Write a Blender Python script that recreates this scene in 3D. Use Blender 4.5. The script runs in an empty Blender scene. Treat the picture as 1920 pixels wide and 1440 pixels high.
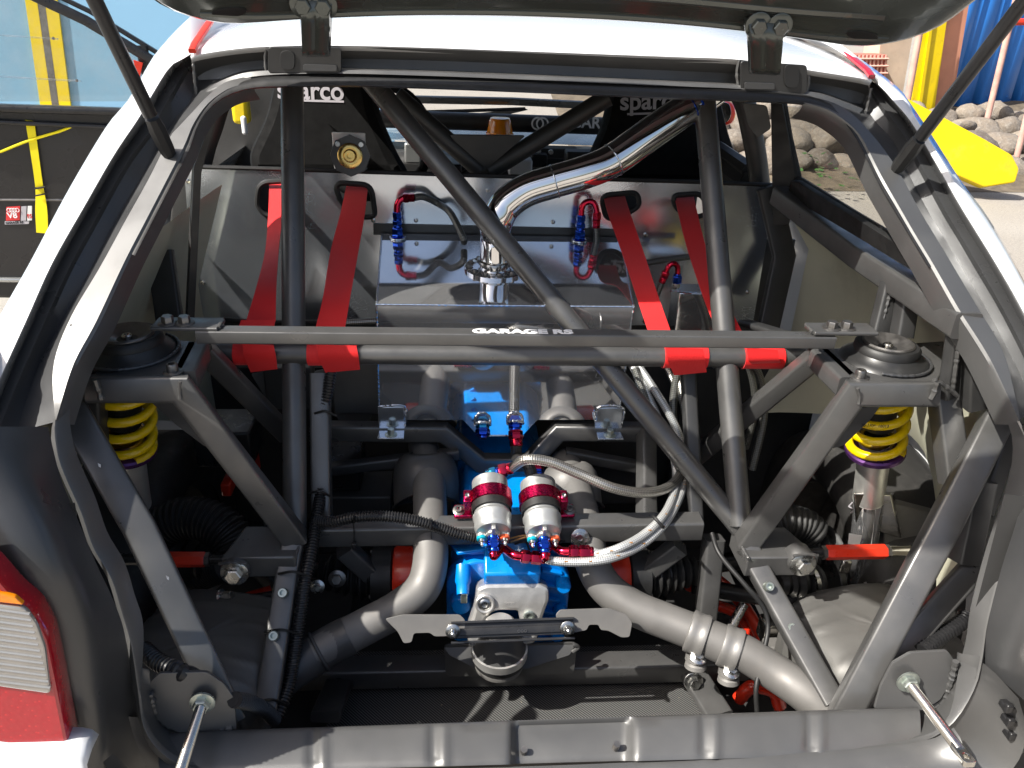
import bpy, bmesh, math, random
from mathutils import Vector, Matrix, noise
random.seed(7)
V = Vector
rad = math.radians
scn = bpy.context.scene
col = scn.collection

# ------------------------------------------------------------------ camera
FPX = 1450.0                      # focal length in pixels of a 1920 px wide frame
CAM = V((-0.10, -0.67, 1.50))
PITCH, YAW, ROLL = rad(27.0), rad(4.8), rad(2.3)
_f = V((math.sin(YAW)*math.cos(PITCH), math.cos(YAW)*math.cos(PITCH), -math.sin(PITCH)))
_r = _f.cross(V((0, 0, 1))).normalized()
_u = _r.cross(_f)
RT = _r*math.cos(ROLL) + _u*math.sin(ROLL)
UP = _u*math.cos(ROLL) - _r*math.sin(ROLL)
cam_d = bpy.data.cameras.new('camera')
cam_d.sensor_width = 36.0
cam_d.lens = 36.0*FPX/1920.0
cam_d.clip_start = 0.02
cam_d.clip_end = 500.0
cam = bpy.data.objects.new('camera', cam_d)
col.objects.link(cam)
m = Matrix((RT, UP, -_f)).transposed().to_4x4()
m.translation = CAM
cam.matrix_world = m
scn.camera = cam

# ------------------------------------------------------------------ sky, sun, exposure
SUN = V((-0.84, -0.30, 1.0)).normalized()       # direction towards the sun
world = bpy.data.worlds.new('World')
scn.world = world
world.use_nodes = True
wn = world.node_tree.nodes
sky = wn.new('ShaderNodeTexSky')
sky.sky_type = 'NISHITA'
sky.sun_disc = False
sky.dust_density = 4.0
sky.ozone_density = 0.6
sky.sun_elevation = math.asin(SUN.z)
sky.sun_rotation = math.atan2(SUN.x, SUN.y)
world.node_tree.links.new(sky.outputs[0], wn['Background'].inputs[0])
wn['Background'].inputs[1].default_value = 0.095
sd = bpy.data.lights.new('sun', 'SUN')
sd.energy = 5.0
sd.angle = rad(0.5)
sd.color = (1.0, 0.96, 0.89)
so = bpy.data.objects.new('sun', sd)
so.rotation_euler = SUN.to_track_quat('Z', 'Y').to_euler()
so.location = (-3, -4, 6)
col.objects.link(so)
scn.view_settings.view_transform = 'Standard'
scn.view_settings.look = 'None'
scn.view_settings.gamma = 1.0
scn.view_settings.exposure = 0.88
scn.cycles.max_bounces = 7
scn.cycles.diffuse_bounces = 3
scn.cycles.glossy_bounces = 4
scn.cycles.transparent_max_bounces = 8
scn.cycles.caustics_reflective = False
scn.cycles.caustics_refractive = False

# ------------------------------------------------------------------ surveying helpers: a sighting at a known depth
def ray(px, py): return _f + RT*((px-960)/FPX) + UP*((720-py)/FPX)
def at(px, py, Y):
    d = ray(px, py); return CAM + d*((Y-CAM.y)/d.y)
def atz(px, py, Z):
    d = ray(px, py); return CAM + d*((Z-CAM.z)/d.z)
def atx(px, py, X):
    d = ray(px, py); return CAM + d*((X-CAM.x)/d.x)
def atp(px, py, P0, N):
    d = ray(px, py); return CAM + d*((V(P0)-CAM).dot(N)/d.dot(N))
def ats(pts): return [at(*p) for p in pts]
AP_A, AP_NA = V((0, .66, 1.36)), V((0, -.605, .796))
AP_B, AP_NB = V((0, .16, .98)), V((0, -.938, .346))
def ap(px, py, off=0.0):
    """point on the plane of the hatch aperture"""
    p = atp(px, py, AP_A + AP_NA*off, AP_NA)
    if p.z < .98: p = atp(px, py, AP_B + AP_NB*off, AP_NB)
    return p

# ------------------------------------------------------------------ mesh builder
WL = {}                                         # world location of every object made
class MB:
    def __init__(s): s.v = []; s.f = []; s.uv = []; s.fl = []
    def add(s, vs, fs, uvs=None, flat=False):
        o = len(s.v); s.v += [V(p) for p in vs]
        for i, f in enumerate(fs):
            s.f.append([o+k for k in f]); s.fl.append(flat)
            s.uv.append(uvs[i] if uvs else None)
        return s
def obj(name, mb, mat, parent=None, sharp=40, bevel=0, seg=2, label=None, kind=None):
    me = bpy.data.meshes.new(name)
    n = len(mb.v)
    c = V((0, 0, 0))
    for p in mb.v: c += p
    c /= max(n, 1)
    me.from_pydata([p-c for p in mb.v], [], mb.f)
    if any(u is not None for u in mb.uv):
        ul = me.uv_layers.new(name='UVMap')
        k = 0
        for fi, f in enumerate(mb.f):
            u = mb.uv[fi]
            for j in range(len(f)):
                if u: ul.data[k].uv = u[j]
                k += 1
    me.polygons.foreach_set('use_smooth', [not x for x in mb.fl])
    me.update()
    me.set_sharp_from_angle(angle=rad(sharp))
    me.materials.append(MT[mat] if isinstance(mat, str) else mat)
    o = bpy.data.objects.new(name, me)
    col.objects.link(o)
    pl = WL[parent.name] if parent else V((0, 0, 0))
    o.location = c - pl
    WL[o.name] = c
    if parent: o.parent = parent
    if bevel:
        b = o.modifiers.new('bevel', 'BEVEL'); b.width = bevel; b.segments = seg
        b.limit_method = 'ANGLE'; b.angle_limit = rad(35)
    if label: o['label'] = label
    if kind: o['kind'] = kind
    return o
def thing(name, label, cat, loc=(0, 0, 0), group=None):
    o = bpy.data.objects.new(name, None); col.objects.link(o)
    o.location = loc; o.empty_display_size = .1
    o['label'] = label; o['category'] = cat
    if group: o['group'] = group
    WL[o.name] = V(loc)
    return o
def tag(o, label, cat, group=None):
    o['label'] = label; o['category'] = cat
    if group: o['group'] = group
    return o

# ------------------------------------------------------------------ shapes
def catmull(P, n=8):
    P = [V(p) for p in P]
    if len(P) < 3: return P
    Q = [P[0]*2-P[1]] + P + [P[-1]*2-P[-2]]
    out = []
    for i in range(1, len(Q)-2):
        a, b, c, d = Q[i-1:i+3]
        for k in range(n):
            t = k/n
            out.append(.5*((2*b) + (c-a)*t + (2*a-5*b+4*c-d)*t*t + (3*b-a-3*c+d)*t**3))
    out.append(P[-1]); return out
def resample(P, n):
    L = [0]
    for i in range(1, len(P)): L.append(L[-1] + (P[i]-P[i-1]).length)
    out = []; j = 0
    for k in range(n):
        s = L[-1]*k/(n-1)
        while j < len(P)-2 and L[j+1] < s: j += 1
        d = L[j+1]-L[j]
        out.append(P[j].lerp(P[j+1], (s-L[j])/d if d > 1e-9 else 0))
    return out
def perp(t):
    a = V((0, 0, 1)) if abs(t.z) < .9 else V((1, 0, 0))
    return t.cross(a).normalized()
def tube(P, r, seg=16, cap=True, mb=None, spline=0, dome=False):
    """round tube along P; r is a number, list, or function of arc length"""
    mb = mb or MB()
    P = [V(p) for p in P]
    if spline: P = catmull(P, spline)
    n = len(P); T = []
    for i in range(n):
        a = P[max(i-1, 0)]; b = P[min(i+1, n-1)]
        T.append((b-a).normalized())
    N = perp(T[0]); L = 0; rings = []; LL = []
    for i in range(n):
        if i:
            L += (P[i]-P[i-1]).length
            N = (N - T[i]*N.dot(T[i])).normalized()
        B = T[i].cross(N)
        ri = r(L) if callable(r) else (r[i] if isinstance(r, (list, tuple)) else r)
        rings.append([P[i] + N*(ri*math.cos(2*math.pi*k/seg)) + B*(ri*math.sin(2*math.pi*k/seg)) for k in range(seg)])
        LL.append(L)
    vs = [p for g in rings for p in g]; fs = []; us = []
    r0 = r if isinstance(r, (int, float)) else .01
    for i in range(n-1):
        for k in range(seg):
            k2 = (k+1) % seg
            fs.append((i*seg+k, i*seg+k2, (i+1)*seg+k2, (i+1)*seg+k))
            c = 2*math.pi*r0/seg
            us.append(((LL[i], c*k), (LL[i], c*(k+1)), (LL[i+1], c*(k+1)), (LL[i+1], c*k)))
    if cap:
        fs.append(tuple(range(seg))[::-1]); us.append([(0, 0)]*seg)
        fs.append(tuple((n-1)*seg+k for k in range(seg))); us.append([(0, 0)]*seg)
    return mb.add(vs, fs, us)
def corrugated(P, r, pitch=.005, amp=.13, seg=12, mb=None):
    """flexible conduit: real rings along a spline"""
    P = catmull([V(p) for p in P], 12)
    L = sum((P[i]-P[i-1]).length for i in range(1, len(P)))
    n = max(4, int(L/pitch)*4)
    P = resample(P, n)
    rr = [r*(1 + (amp if i % 4 < 2 else -amp)) for i in range(n)]
    return tube(P, rr, seg, True, mb)
def lathe(p0, ax, prof, seg=24, mb=None, cap=True, flat=False, ref=None):
    """prof = [(distance along axis, radius)]"""
    mb = mb or MB()
    ax = V(ax).normalized(); p0 = V(p0)
    N = perp(ax) if ref is None else (V(ref)-ax*V(ref).dot(ax)).normalized()
    B = ax.cross(N); vs = []; fs = []
    for h, r in prof:
        vs += [p0 + ax*h + N*(r*math.cos(2*math.pi*k/seg)) + B*(r*math.sin(2*math.pi*k/seg)) for k in range(seg)]
    for i in range(len(prof)-1):
        for k in range(seg):
            k2 = (k+1) % seg
            fs.append((i*seg+k, i*seg+k2, (i+1)*seg+k2, (i+1)*seg+k))
    if cap:
        fs.append(tuple(range(seg))[::-1]); fs.append(tuple((len(prof)-1)*seg+k for k in range(seg)))
    return mb.add(vs, fs, None, flat)
def rrect(w, h, c=.005, n=4):
    out = []
    for sx, sy, a0 in ((1, 1, 0), (-1, 1, 90), (-1, -1, 180), (1, -1, 270)):
        for k in range(n):
            a = rad(a0 + 90*k/(n-1))
            out.append((sx*(w/2-c) + c*math.cos(a), sy*(h/2-c) + c*math.sin(a)))
    return out
def sweep(P, prof, up=(0, 0, 1), mb=None, cap=True, closed=False):
    """profile swept along a polyline with mitred corners; profile x = side, y = up"""
    mb = mb or MB(); P = [V(p) for p in P]; up = V(up); n = len(P); m_ = len(prof)
    D = [(P[(i+1) % n]-P[i]).normalized() for i in range(n if closed else n-1)]
    vs = []
    for i in range(n):
        d0 = D[i-1] if (i > 0 or closed) else D[0]
        d1 = D[i] if (i < n-1 or closed) else D[-1]
        nb = (d0+d1)
        nb = nb.normalized() if nb.length > 1e-6 else d0
        s = d0.cross(up).normalized(); u = s.cross(d0)
        for x, y in prof:
            o = s*x + u*y
            k = d0.dot(nb)
            vs.append(P[i] + o - d0*(o.dot(nb)/k if k > .2 else 0))
    fs = []
    for i in range(n if closed else n-1):
        a, b = i*m_, ((i+1) % n)*m_
        for k in range(m_):
            k2 = (k+1) % m_
            fs.append((a+k, b+k, b+k2, a+k2))
    if cap and not closed:
        fs.append(tuple(range(m_))); fs.append(tuple((n-1)*m_+k for k in range(m_))[::-1])
    return mb.add(vs, fs, None, True)
def bar(P, w, h=None, up=(0, 0, 1), c=.005, mb=None): return sweep(P, rrect(w, h or w, c), up, mb)
def box(c, s, ax=None, mb=None):
    mb = mb or MB(); c = V(c)
    A = ax or (V((1, 0, 0)), V((0, 1, 0)), V((0, 0, 1)))
    vs = [c + A[0]*(x*s[0]/2) + A[1]*(y*s[1]/2) + A[2]*(z*s[2]/2) for x in (-1, 1) for y in (-1, 1) for z in (-1, 1)]
    return mb.add(vs, [(0, 1, 3, 2), (4, 6, 7, 5), (0, 4, 5, 1), (2, 3, 7, 6), (0, 2, 6, 4), (1, 5, 7, 3)])
def hexa(q, mb=None):
    """eight corners: four of the back/bottom face, then four of the front/top, same order"""
    mb = mb or MB()
    return mb.add(q, [(3, 2, 1, 0), (4, 5, 6, 7), (0, 1, 5, 4), (1, 2, 6, 5), (2, 3, 7, 6), (3, 0, 4, 7)])
def loft(rails, n=40, mb=None, spl=0):
    mb = mb or MB(); R = []
    for r in rails:
        r = [V(p) for p in r]
        if spl: r = catmull(r, spl)
        R.append(resample(r, n))
    vs = [p for r in R for p in r]; fs = []
    for i in range(len(R)-1):
        for k in range(n-1):
            fs.append((i*n+k, i*n+k+1, (i+1)*n+k+1, (i+1)*n+k))
    return mb.add(vs, fs)
def solid(o, t, off=-1):
    s = o.modifiers.new('solid', 'SOLIDIFY'); s.thickness = t; s.offset = off; return o
def curve_mesh(cu):
    o = bpy.data.objects.new('tmp', cu); col.objects.link(o)
    dg = bpy.context.evaluated_depsgraph_get()
    me = bpy.data.meshes.new_from_object(o.evaluated_get(dg))
    vs = [v.co.copy() for v in me.vertices]; fs = [tuple(p.vertices) for p in me.polygons]
    bpy.data.objects.remove(o); bpy.data.curves.remove(cu); bpy.data.meshes.remove(me)
    return vs, fs
def rounded(pts, r, n=4):
    """round the corners of a 2D polygon"""
    out = []; N = len(pts)
    for i in range(N):
        a, b, c = V(pts[i-1]), V(pts[i]), V(pts[(i+1) % N])
        ra = min(r, (a-b).length*.45, (c-b).length*.45)
        p = b + (a-b).normalized()*ra; q = b + (c-b).normalized()*ra
        for k in range(n+1):
            t = k/n
            out.append(p*(1-t)**2 + b*(2*t*(1-t)) + q*t*t)
    return out
def plate2(loops, thick, O, X, Y, bev=.0006, mb=None):
    """flat plate with holes: loops of 2D points in the frame O, X, Y"""
    cu = bpy.data.curves.new('tmp', 'CURVE'); cu.dimensions = '2D'; cu.fill_mode = 'BOTH'
    for lp in loops:
        s = cu.splines.new('POLY'); s.points.add(len(lp)-1)
        for i, p in enumerate(lp): s.points[i].co = (p[0], p[1], 0, 1)
        s.use_cyclic_u = True
    cu.extrude = max(thick/2-bev, 1e-5); cu.bevel_depth = bev; cu.bevel_resolution = 1
    cu.offset = -bev
    vs, fs = curve_mesh(cu)
    X = V(X); Y = V(Y); Z = X.cross(Y); mb = mb or MB()
    return mb.add([V(O) + X*p.x + Y*p.y + Z*p.z for p in vs], fs)
def plate_px(loops, P0, N, thick, r=0, bev=.0006, mb=None):
    """plate whose outline was sighted on the plane P0, N"""
    N = V(N).normalized(); X = V((0, 0, 1)).cross(N)
    X = X.normalized() if X.length > .1 else V((1, 0, 0))
    Y = N.cross(X); P0 = V(P0); L = []
    for lp in loops:
        q = [((p-P0).dot(X), (p-P0).dot(Y)) for p in (atp(a, b, P0, N) for a, b in lp)]
        L.append(rounded(q, r) if r else q)
    return plate2(L, thick, P0, X, Y, bev, mb)
def text(s, size, O, X, Y, ext=.0004, off=0, sx=1.0, align='LEFT', shear=0):
    cu = bpy.data.curves.new('tmp', 'FONT'); cu.body = s; cu.size = size; cu.extrude = ext
    cu.offset = off; cu.align_x = align; cu.shear = shear
    vs, fs = curve_mesh(cu)
    X = V(X).normalized(); Y = V(Y).normalized(); Z = X.cross(Y)
    return MB().add([V(O) + X*(p.x*sx) + Y*p.y + Z*p.z for p in vs], fs, None, True)
def weld(P, r=.003, mb=None):
    P = resample(catmull([V(p) for p in P], 6), max(6, int(sum((V(P[i])-V(P[i-1])).length for i in range(1, len(P)))/.0022)))
    return tube(P, [r*(.9+.12*math.sin(i*1.3)+random.uniform(-.16, .16)) for i in range(len(P))], 7, True, mb)
def ringp(c, ax, r, n=20, a0=0, a1=2*math.pi):
    ax = V(ax).normalized(); N = perp(ax); B = ax.cross(N)
    return [V(c) + N*(r*math.cos(a0+(a1-a0)*k/n)) + B*(r*math.sin(a0+(a1-a0)*k/n)) for k in range(n+1)]
def bolt(p, ax, r, h, par, mat='zinc', washer=True, socket=False, name='bolt'):
    mb = MB(); ax = V(ax).normalized(); p = V(p)-ax*.001
    if washer: lathe(p, ax, [(0, r*1.65), (r*.22, r*1.65), (r*.3, r*1.55)], 20, mb)
    b = p + ax*(r*.3 if washer else 0)
    if socket:
        lathe(b, ax, [(0, r*.95), (h*.85, r*.95), (h, r*.82), (h, r*.5), (h*.45, r*.48)], 16, mb)
    else:
        lathe(b, ax, [(0, r), (h*.85, r), (h, r*.86)], 6, mb, flat=True)
    return obj(name, mb, mat, par)
# ------------------------------------------------------------------ materials
MT = {}
class NT:
    def __init__(s, name):
        s.m = bpy.data.materials.new(name); s.m.use_nodes = True
        s.t = s.m.node_tree; s.b = s.t.nodes['Principled BSDF']; s.out = s.t.nodes['Material Output']
        MT[name] = s.m
    def n(s, ty, **k):
        x = s.t.nodes.new(ty)
        for a, b in k.items(): setattr(x, a, b)
        return x
    def l(s, a, b): s.t.links.new(a, b)
    def coord(s, kind='Object', scale=(1, 1, 1)):
        c = s.n('ShaderNodeTexCoord'); mp = s.n('ShaderNodeMapping')
        mp.inputs['Scale'].default_value = scale
        s.l(c.outputs[kind], mp.inputs[0]); return mp.outputs[0]
    def noise(s, vec, sc, det=3, rough=.55):
        x = s.n('ShaderNodeTexNoise'); x.inputs['Scale'].default_value = sc
        x.inputs['Detail'].default_value = det; x.inputs['Roughness'].default_value = rough
        s.l(vec, x.inputs['Vector']); return x.outputs[0]
    def ramp(s, fac, a, b, p0=0., p1=1.):
        x = s.n('ShaderNodeValToRGB'); e = x.color_ramp.elements
        e[0].position = p0; e[1].position = p1
        e[0].color = a if len(a) == 4 else (*a, 1); e[1].color = b if len(b) == 4 else (*b, 1)
        s.l(fac, x.inputs[0]); return x.outputs[0]
    def mix(s, fac, a, b, mode='MIX'):
        x = s.n('ShaderNodeMix', data_type='RGBA', blend_type=mode)
        for sock, val in ((x.inputs[0], fac), (x.inputs[6], a), (x.inputs[7], b)):
            if hasattr(val, 'links'): s.l(val, sock)
            elif isinstance(val, (int, float)): sock.default_value = val
            else: sock.default_value = (*val, 1)
        return x.outputs[2]
    def math(s, op, a, b=0.):
        x = s.n('ShaderNodeMath', operation=op)
        for sock, val in ((x.inputs[0], a), (x.inputs[1], b)):
            if hasattr(val, 'links'): s.l(val, sock)
            else: sock.default_value = val
        return x.outputs[0]
    def bump(s, h, st, dist=.001, prev=None):
        x = s.n('ShaderNodeBump'); x.inputs['Strength'].default_value = st; x.inputs['Distance'].default_value = dist
        s.l(h, x.inputs['Height'])
        if prev: s.l(prev, x.inputs['Normal'])
        s.l(x.outputs[0], s.b.inputs['Normal']); return x.outputs[0]
    def set(s, **k):
        for a, b in k.items(): s.b.inputs[a.replace('_', ' ')].default_value = b
        return s
def mk(name, c, rough=.5, metal=0., var=.12, vs=9., bump=.0, bs=300., coat=0., rv=.1, dirt=0., spec=.5, dc=(.12, .1, .08)):
    t = NT(name); o = t.coord()
    nz = t.noise(o, vs, 4)
    hi = tuple(min(1, x*(1+var)) for x in c); lo = tuple(x*(1-var) for x in c)
    cc = t.ramp(nz, lo, hi, .3, .7)
    if dirt:
        d = t.ramp(t.noise(o, vs*2.3, 6, .7), (0, 0, 0), (1, 1, 1), .55, .78)
        cc = t.mix(t.math('MULTIPLY', d, dirt), cc, dc)
    t.l(cc, t.b.inputs['Base Color'])
    rr = t.ramp(t.noise(o, vs*1.7, 3), (max(rough-rv, .02),)*3, (min(rough+rv, 1),)*3, .3, .7)
    t.l(rr, t.b.inputs['Roughness'])
    t.set(Metallic=metal, Coat_Weight=coat, Coat_Roughness=.04, Specular_IOR_Level=spec)
    if bump: t.bump(t.noise(o, bs, 2), bump, .0008)
    return t
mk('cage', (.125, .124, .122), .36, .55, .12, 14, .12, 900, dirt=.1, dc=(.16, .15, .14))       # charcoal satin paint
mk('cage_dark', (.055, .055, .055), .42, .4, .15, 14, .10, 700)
mk('bodygrey', (.125, .125, .124), .40, .5, .10, 8, .10, 1100, dirt=.12, dc=(.2, .19, .18))
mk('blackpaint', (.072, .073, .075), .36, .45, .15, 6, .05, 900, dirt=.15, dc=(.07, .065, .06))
mk('channelgrey', (.085, .086, .088), .34, .5, .10, 8, .08, 900)
mk('hatchgrey', (.10, .11, .10), .22, .5, .1, 5, .03, 500, coat=.4)
mk('white', (.68, .69, .70), .12, 0, .02, 3, 0, 1, coat=1.0, rv=.03)
mk('rubber', (.012, .012, .012), .55, 0, .3, 20, .08, 300)
mk('plastic', (.016, .016, .017), .33, 0, .2, 20)
mk('zinc', (.55, .55, .53), .3, 1., .15, 60, .05, 400, dirt=.2)
mk('zinc_green', (.50, .55, .50), .35, .9, .15, 60)
mk('boltgrey', (.22, .21, .20), .38, .9, .2, 60, .05, 400)
mk('steel', (.56, .54, .50), .2, 1., .12, 30, .05, 200)
mk('exhaust', (.15, .145, .138), .55, .25, .12, 12, .08, 500, dirt=.18, dc=(.2, .16, .12))
mk('clamp', (.27, .262, .25), .42, .55, .12, 12, .08, 500)
mk('exhaust_dark', (.08, .08, .08), .5, .4, .15, 12, .08, 500)
mk('muffler', (.135, .132, .125), .5, .4, .15, 8, .08, 300, dirt=.2)
mk('blue', (.0, .20, .64), .32, 0, .15, 20, .15, 160, coat=.2)
mk('redpaint', (.68, .035, .012), .35, 0, .1, 20, .03, 200, coat=.2)
mk('cast', (.56, .55, .53), .42, .75, .08, 30, .25, 700)
mk('pumpgrey', (.50, .51, .50), .38, .7, .06, 30, .05, 500)
mk('yellow_spring', (.85, .58, .0), .3, 0, .06, 30, .03, 200, dirt=.25, coat=.3, dc=(.25, .15, .02))
mk('purple', (.09, .03, .13), .35, .6, .1, 20)
mk('cream', (.56, .55, .43), .5, 0, .12, 3, .05, 60, dirt=.25, dc=(.25, .22, .15))
mk('yellow', (.78, .58, .0), .45, 0, .10, 3, .05, 200, dirt=.55, dc=(.25, .2, .06))
mk('blade_yellow', (.62, .46, .0), .5, 0, .1, 1.2, .1, 60, dirt=.8, dc=(.16, .13, .05))
mk('yellow_web', (.82, .68, .0), .6, 0, .05, 30, .2, 900)
mk('printwhite', (.82, .82, .82), .45, 0, .03, 30)
mk('printgrey', (.45, .43, .46), .5, 0, .03, 30)
mk('printred', (.65, .04, .04), .45, 0, .03, 30)
mk('seat', (.006, .006, .006), .8, 0, .3, 30, .2, 700, spec=.15)
mk('dome_black', (.03, .03, .03), .36, .2, .2, 14, .05, 500)
mk('brass', (.75, .52, .18), .22, 1., .1, 20)
mk('copper_wire', (.45, .22, .07), .45, .3, .1, 20)
mk('pink', (.62, .36, .30), .7, 0, .2, 5, .1, 80, dirt=.4, dc=(.35, .18, .1))
mk('plaster', (.62, .5, .38), .8, 0, .15, 3, .3, 60, dirt=.3, dc=(.35, .2, .12))
mk('orange_board', (.55, .25, .16), .7, 0, .2, 2, .1, 60)
mk('blue_sheet', (.03, .20, .62), .45, 0, .1, 1.5, .05, 60, dirt=.2, dc=(.04, .12, .3))
mk('teal', (.0, .32, .45), .4); mk('orange_plastic', (.8, .13, .05), .4)
mk('thread', (.62, .61, .58), .38, .7, .1, 30)
mk('leaf', (.045, .12, .025), .5, 0, .3, 20)
mk('mesh_red', (.45, .12, .09), .7, 0, .2, 30)
mk('door_card', (.020, .019, .019), .3, 0, .2, 4, .05, 120)
mk('banner', (.22, .42, .60), .35, 0, .12, .6, .0, 1, rv=.02)
mk('silver_trim', (.45, .46, .45), .25, .7, .1, 5)
mk('under', (.03, .03, .03), .8, 0, .3, 6, .2, 60)

def anod(name, c, rough=.16):
    t = NT(name); t.set(Base_Color=(*c, 1), Metallic=1., Roughness=rough, Coat_Weight=.35, Coat_Roughness=.08)
    t.l(t.ramp(t.noise(t.coord(), 220, 3), (rough*.7,)*3, (rough*1.5,)*3, .3, .7), t.b.inputs['Roughness'])
anod('an_red', (.62, .012, .05)); anod('an_blue', (.015, .09, .62)); anod('an_ltblue', (.03, .35, .62)); anod('an_crimson', (.48, .008, .07), .26)

def aluminium(name, c, rough, aniso_scale, scratch, smudge):
    t = NT(name); o = t.coord()
    st = t.noise(t.coord(scale=aniso_scale), 160, 3, .6)
    big = t.noise(o, 5, 4)
    cc = t.mix(t.ramp(big, (0, 0, 0), (1, 1, 1), .35, .7), c, tuple(x*.86 for x in c))
    sp = t.ramp(t.noise(o, 90, 3, .6), (1, 1, 1), (0, 0, 0), .25, .29)          # small specks of dirt
    cc = t.mix(t.math('MULTIPLY', sp, smudge), cc, (.10, .08, .06))
    t.l(cc, t.b.inputs['Base Color'])
    sc = []
    for rot, sca in ((.35, (2.2, 40, 40)), (-.5, (2.6, 34, 34)), (1.2, (3, 30, 30))):
        c_ = t.n('ShaderNodeTexCoord'); m2 = t.n('ShaderNodeMapping'); m2.inputs['Rotation'].default_value = (0, rot, rot*.6)
        m3 = t.n('ShaderNodeMapping'); m3.inputs['Scale'].default_value = sca
        t.l(c_.outputs['Object'], m2.inputs[0]); t.l(m2.outputs[0], m3.inputs[0])
        nz = t.noise(m3.outputs[0], 1.6, 1, .4)
        sc.append(t.math('MULTIPLY', t.ramp(t.math('ABSOLUTE', t.math('SUBTRACT', nz, .5)), (1, 1, 1), (0, 0, 0), .0, .006), t.ramp(t.noise(o, 6, 2), (0, 0, 0), (1, 1, 1), .5, .62)))
    scr = t.math('MINIMUM', t.math('ADD', sc[0], t.math('ADD', sc[1], sc[2])), 1.)
    r1 = t.ramp(t.math('ADD', t.math('MULTIPLY', st, .4), t.math('MULTIPLY', big, .6)), (rough*.8,)*3, (rough*1.25,)*3, .3, .7)
    rr = t.mix(t.math('MULTIPLY', scr, scratch), r1, (.55, .55, .55))
    t.l(rr, t.b.inputs['Roughness']); t.set(Metallic=.88 if name == 'alu_polish' else (.9 if name == 'alu_sheet' else 1.))
    t.bump(st, .02, .00005)
    return t
aluminium('alu_polish', (.86, .86, .87), .045, (1, 6, 6), .35, .5)
aluminium('alu_sheet', (.68, .73, .80), .17, (.4, 6, 9), .4, .10)
aluminium('chrome', (.86, .86, .86), .06, (1, 1, 1), .1, .1)

def strap_mat(name, c):
    t = NT(name); uv = t.coord('UV')
    w = t.n('ShaderNodeTexWave', wave_type='BANDS', bands_direction='X'); w.inputs['Scale'].default_value = 260
    w2 = t.n('ShaderNodeTexWave', wave_type='BANDS', bands_direction='Y'); w2.inputs['Scale'].default_value = 150
    for x in (w, w2): t.l(uv, x.inputs['Vector'])
    h = t.math('ADD', w.outputs['Fac'], w2.outputs['Fac'])
    t.l(t.mix(t.math('MULTIPLY', w.outputs['Fac'], .35), c, tuple(x*.6 for x in c)), t.b.inputs['Base Color'])
    t.set(Roughness=.55, Sheen_Weight=.15); t.bump(h, .35, .0006)
strap_mat('strap', (.86, .012, .014))

def braid(name, c, c2, metal, f=420):
    t = NT(name); c_ = t.n('ShaderNodeTexCoord'); sp = t.n('ShaderNodeSeparateXYZ'); t.l(c_.outputs['UV'], sp.inputs[0])
    a = t.math('SINE', t.math('MULTIPLY', t.math('ADD', sp.outputs[0], sp.outputs[1]), f*2))
    b = t.math('SINE', t.math('MULTIPLY', t.math('SUBTRACT', sp.outputs[0], sp.outputs[1]), f*2))
    h = t.math('ADD', t.math('MULTIPLY', t.math('MULTIPLY', a, b), .5), .5)
    t.l(t.mix(h, c2, c), t.b.inputs['Base Color'])
    t.set(Metallic=metal, Roughness=.34); t.bump(h, .7, .0009)
    return t
braid('braid_steel', (.62, .60, .55), (.22, .21, .19), .9)
braid('braid_white', (.72, .73, .72), (.33, .34, .34), .55)
braid('braid_grey', (.30, .30, .28), (.10, .10, .09), .7)
braid('braid_black', (.045, .042, .04), (.018, .018, .018), 0)

def carbon():
    t = NT('carbon'); c = t.n('ShaderNodeTexCoord'); sp = t.n('ShaderNodeSeparateXYZ'); t.l(c.outputs['Object'], sp.inputs[0])
    a = t.math('SINE', t.math('MULTIPLY', t.math('ADD', sp.outputs[0], t.math('MULTIPLY', sp.outputs[1], 1.)), 1050))
    b = t.math('SINE', t.math('MULTIPLY', t.math('SUBTRACT', sp.outputs[0], sp.outputs[1]), 260))
    h = t.math('MULTIPLY', t.math('ADD', a, t.math('MULTIPLY', b, .25)), .5)
    o = c.outputs['Object']
    cc = t.mix(t.ramp(a, (0, 0, 0), (1, 1, 1), .35, .75), (.02, .02, .02), (.17, .17, .165))
    d = t.ramp(t.noise(o, 130, 4, .6), (0, 0, 0), (1, 1, 1), .69, .73)
    t.l(t.mix(t.math('MULTIPLY', d, .8), cc, (.42, .36, .25)), t.b.inputs['Base Color'])
    t.set(Roughness=.5); t.bump(h, .4, .0006)
carbon()

def glass(name, tint, haze=.0):
    t = NT(name); tr = t.n('ShaderNodeBsdfTransparent'); tr.inputs[0].default_value = (*tint, 1)
    gl = t.n('ShaderNodeBsdfGlossy'); gl.inputs['Roughness'].default_value = .02
    lw = t.n('ShaderNodeLayerWeight'); lw.inputs[0].default_value = .5
    fr = t.math('ADD', t.math('MULTIPLY', t.math('POWER', lw.outputs['Facing'], 5.), .9), .035)
    mx = t.n('ShaderNodeMixShader'); t.l(fr, mx.inputs[0]); t.l(tr.outputs[0], mx.inputs[1]); t.l(gl.outputs[0], mx.inputs[2])
    last = mx
    if haze:
        df = t.n('ShaderNodeBsdfDiffuse'); df.inputs[0].default_value = (.8, .8, .78, 1)
        m2 = t.n('ShaderNodeMixShader'); t.l(t.ramp(t.noise(t.coord(), 14, 5, .7), (0, 0, 0), (haze,)*3, .35, .8), m2.inputs[0])
        t.l(mx.outputs[0], m2.inputs[1]); t.l(df.outputs[0], m2.inputs[2]); last = m2
    t.l(last.outputs[0], t.out.inputs[0])
glass('glass', (.98, .985, .98)); glass('lexan', (.88, .88, .86), .12); glass('clear_plastic', (.9, .93, .95), .25)
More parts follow.
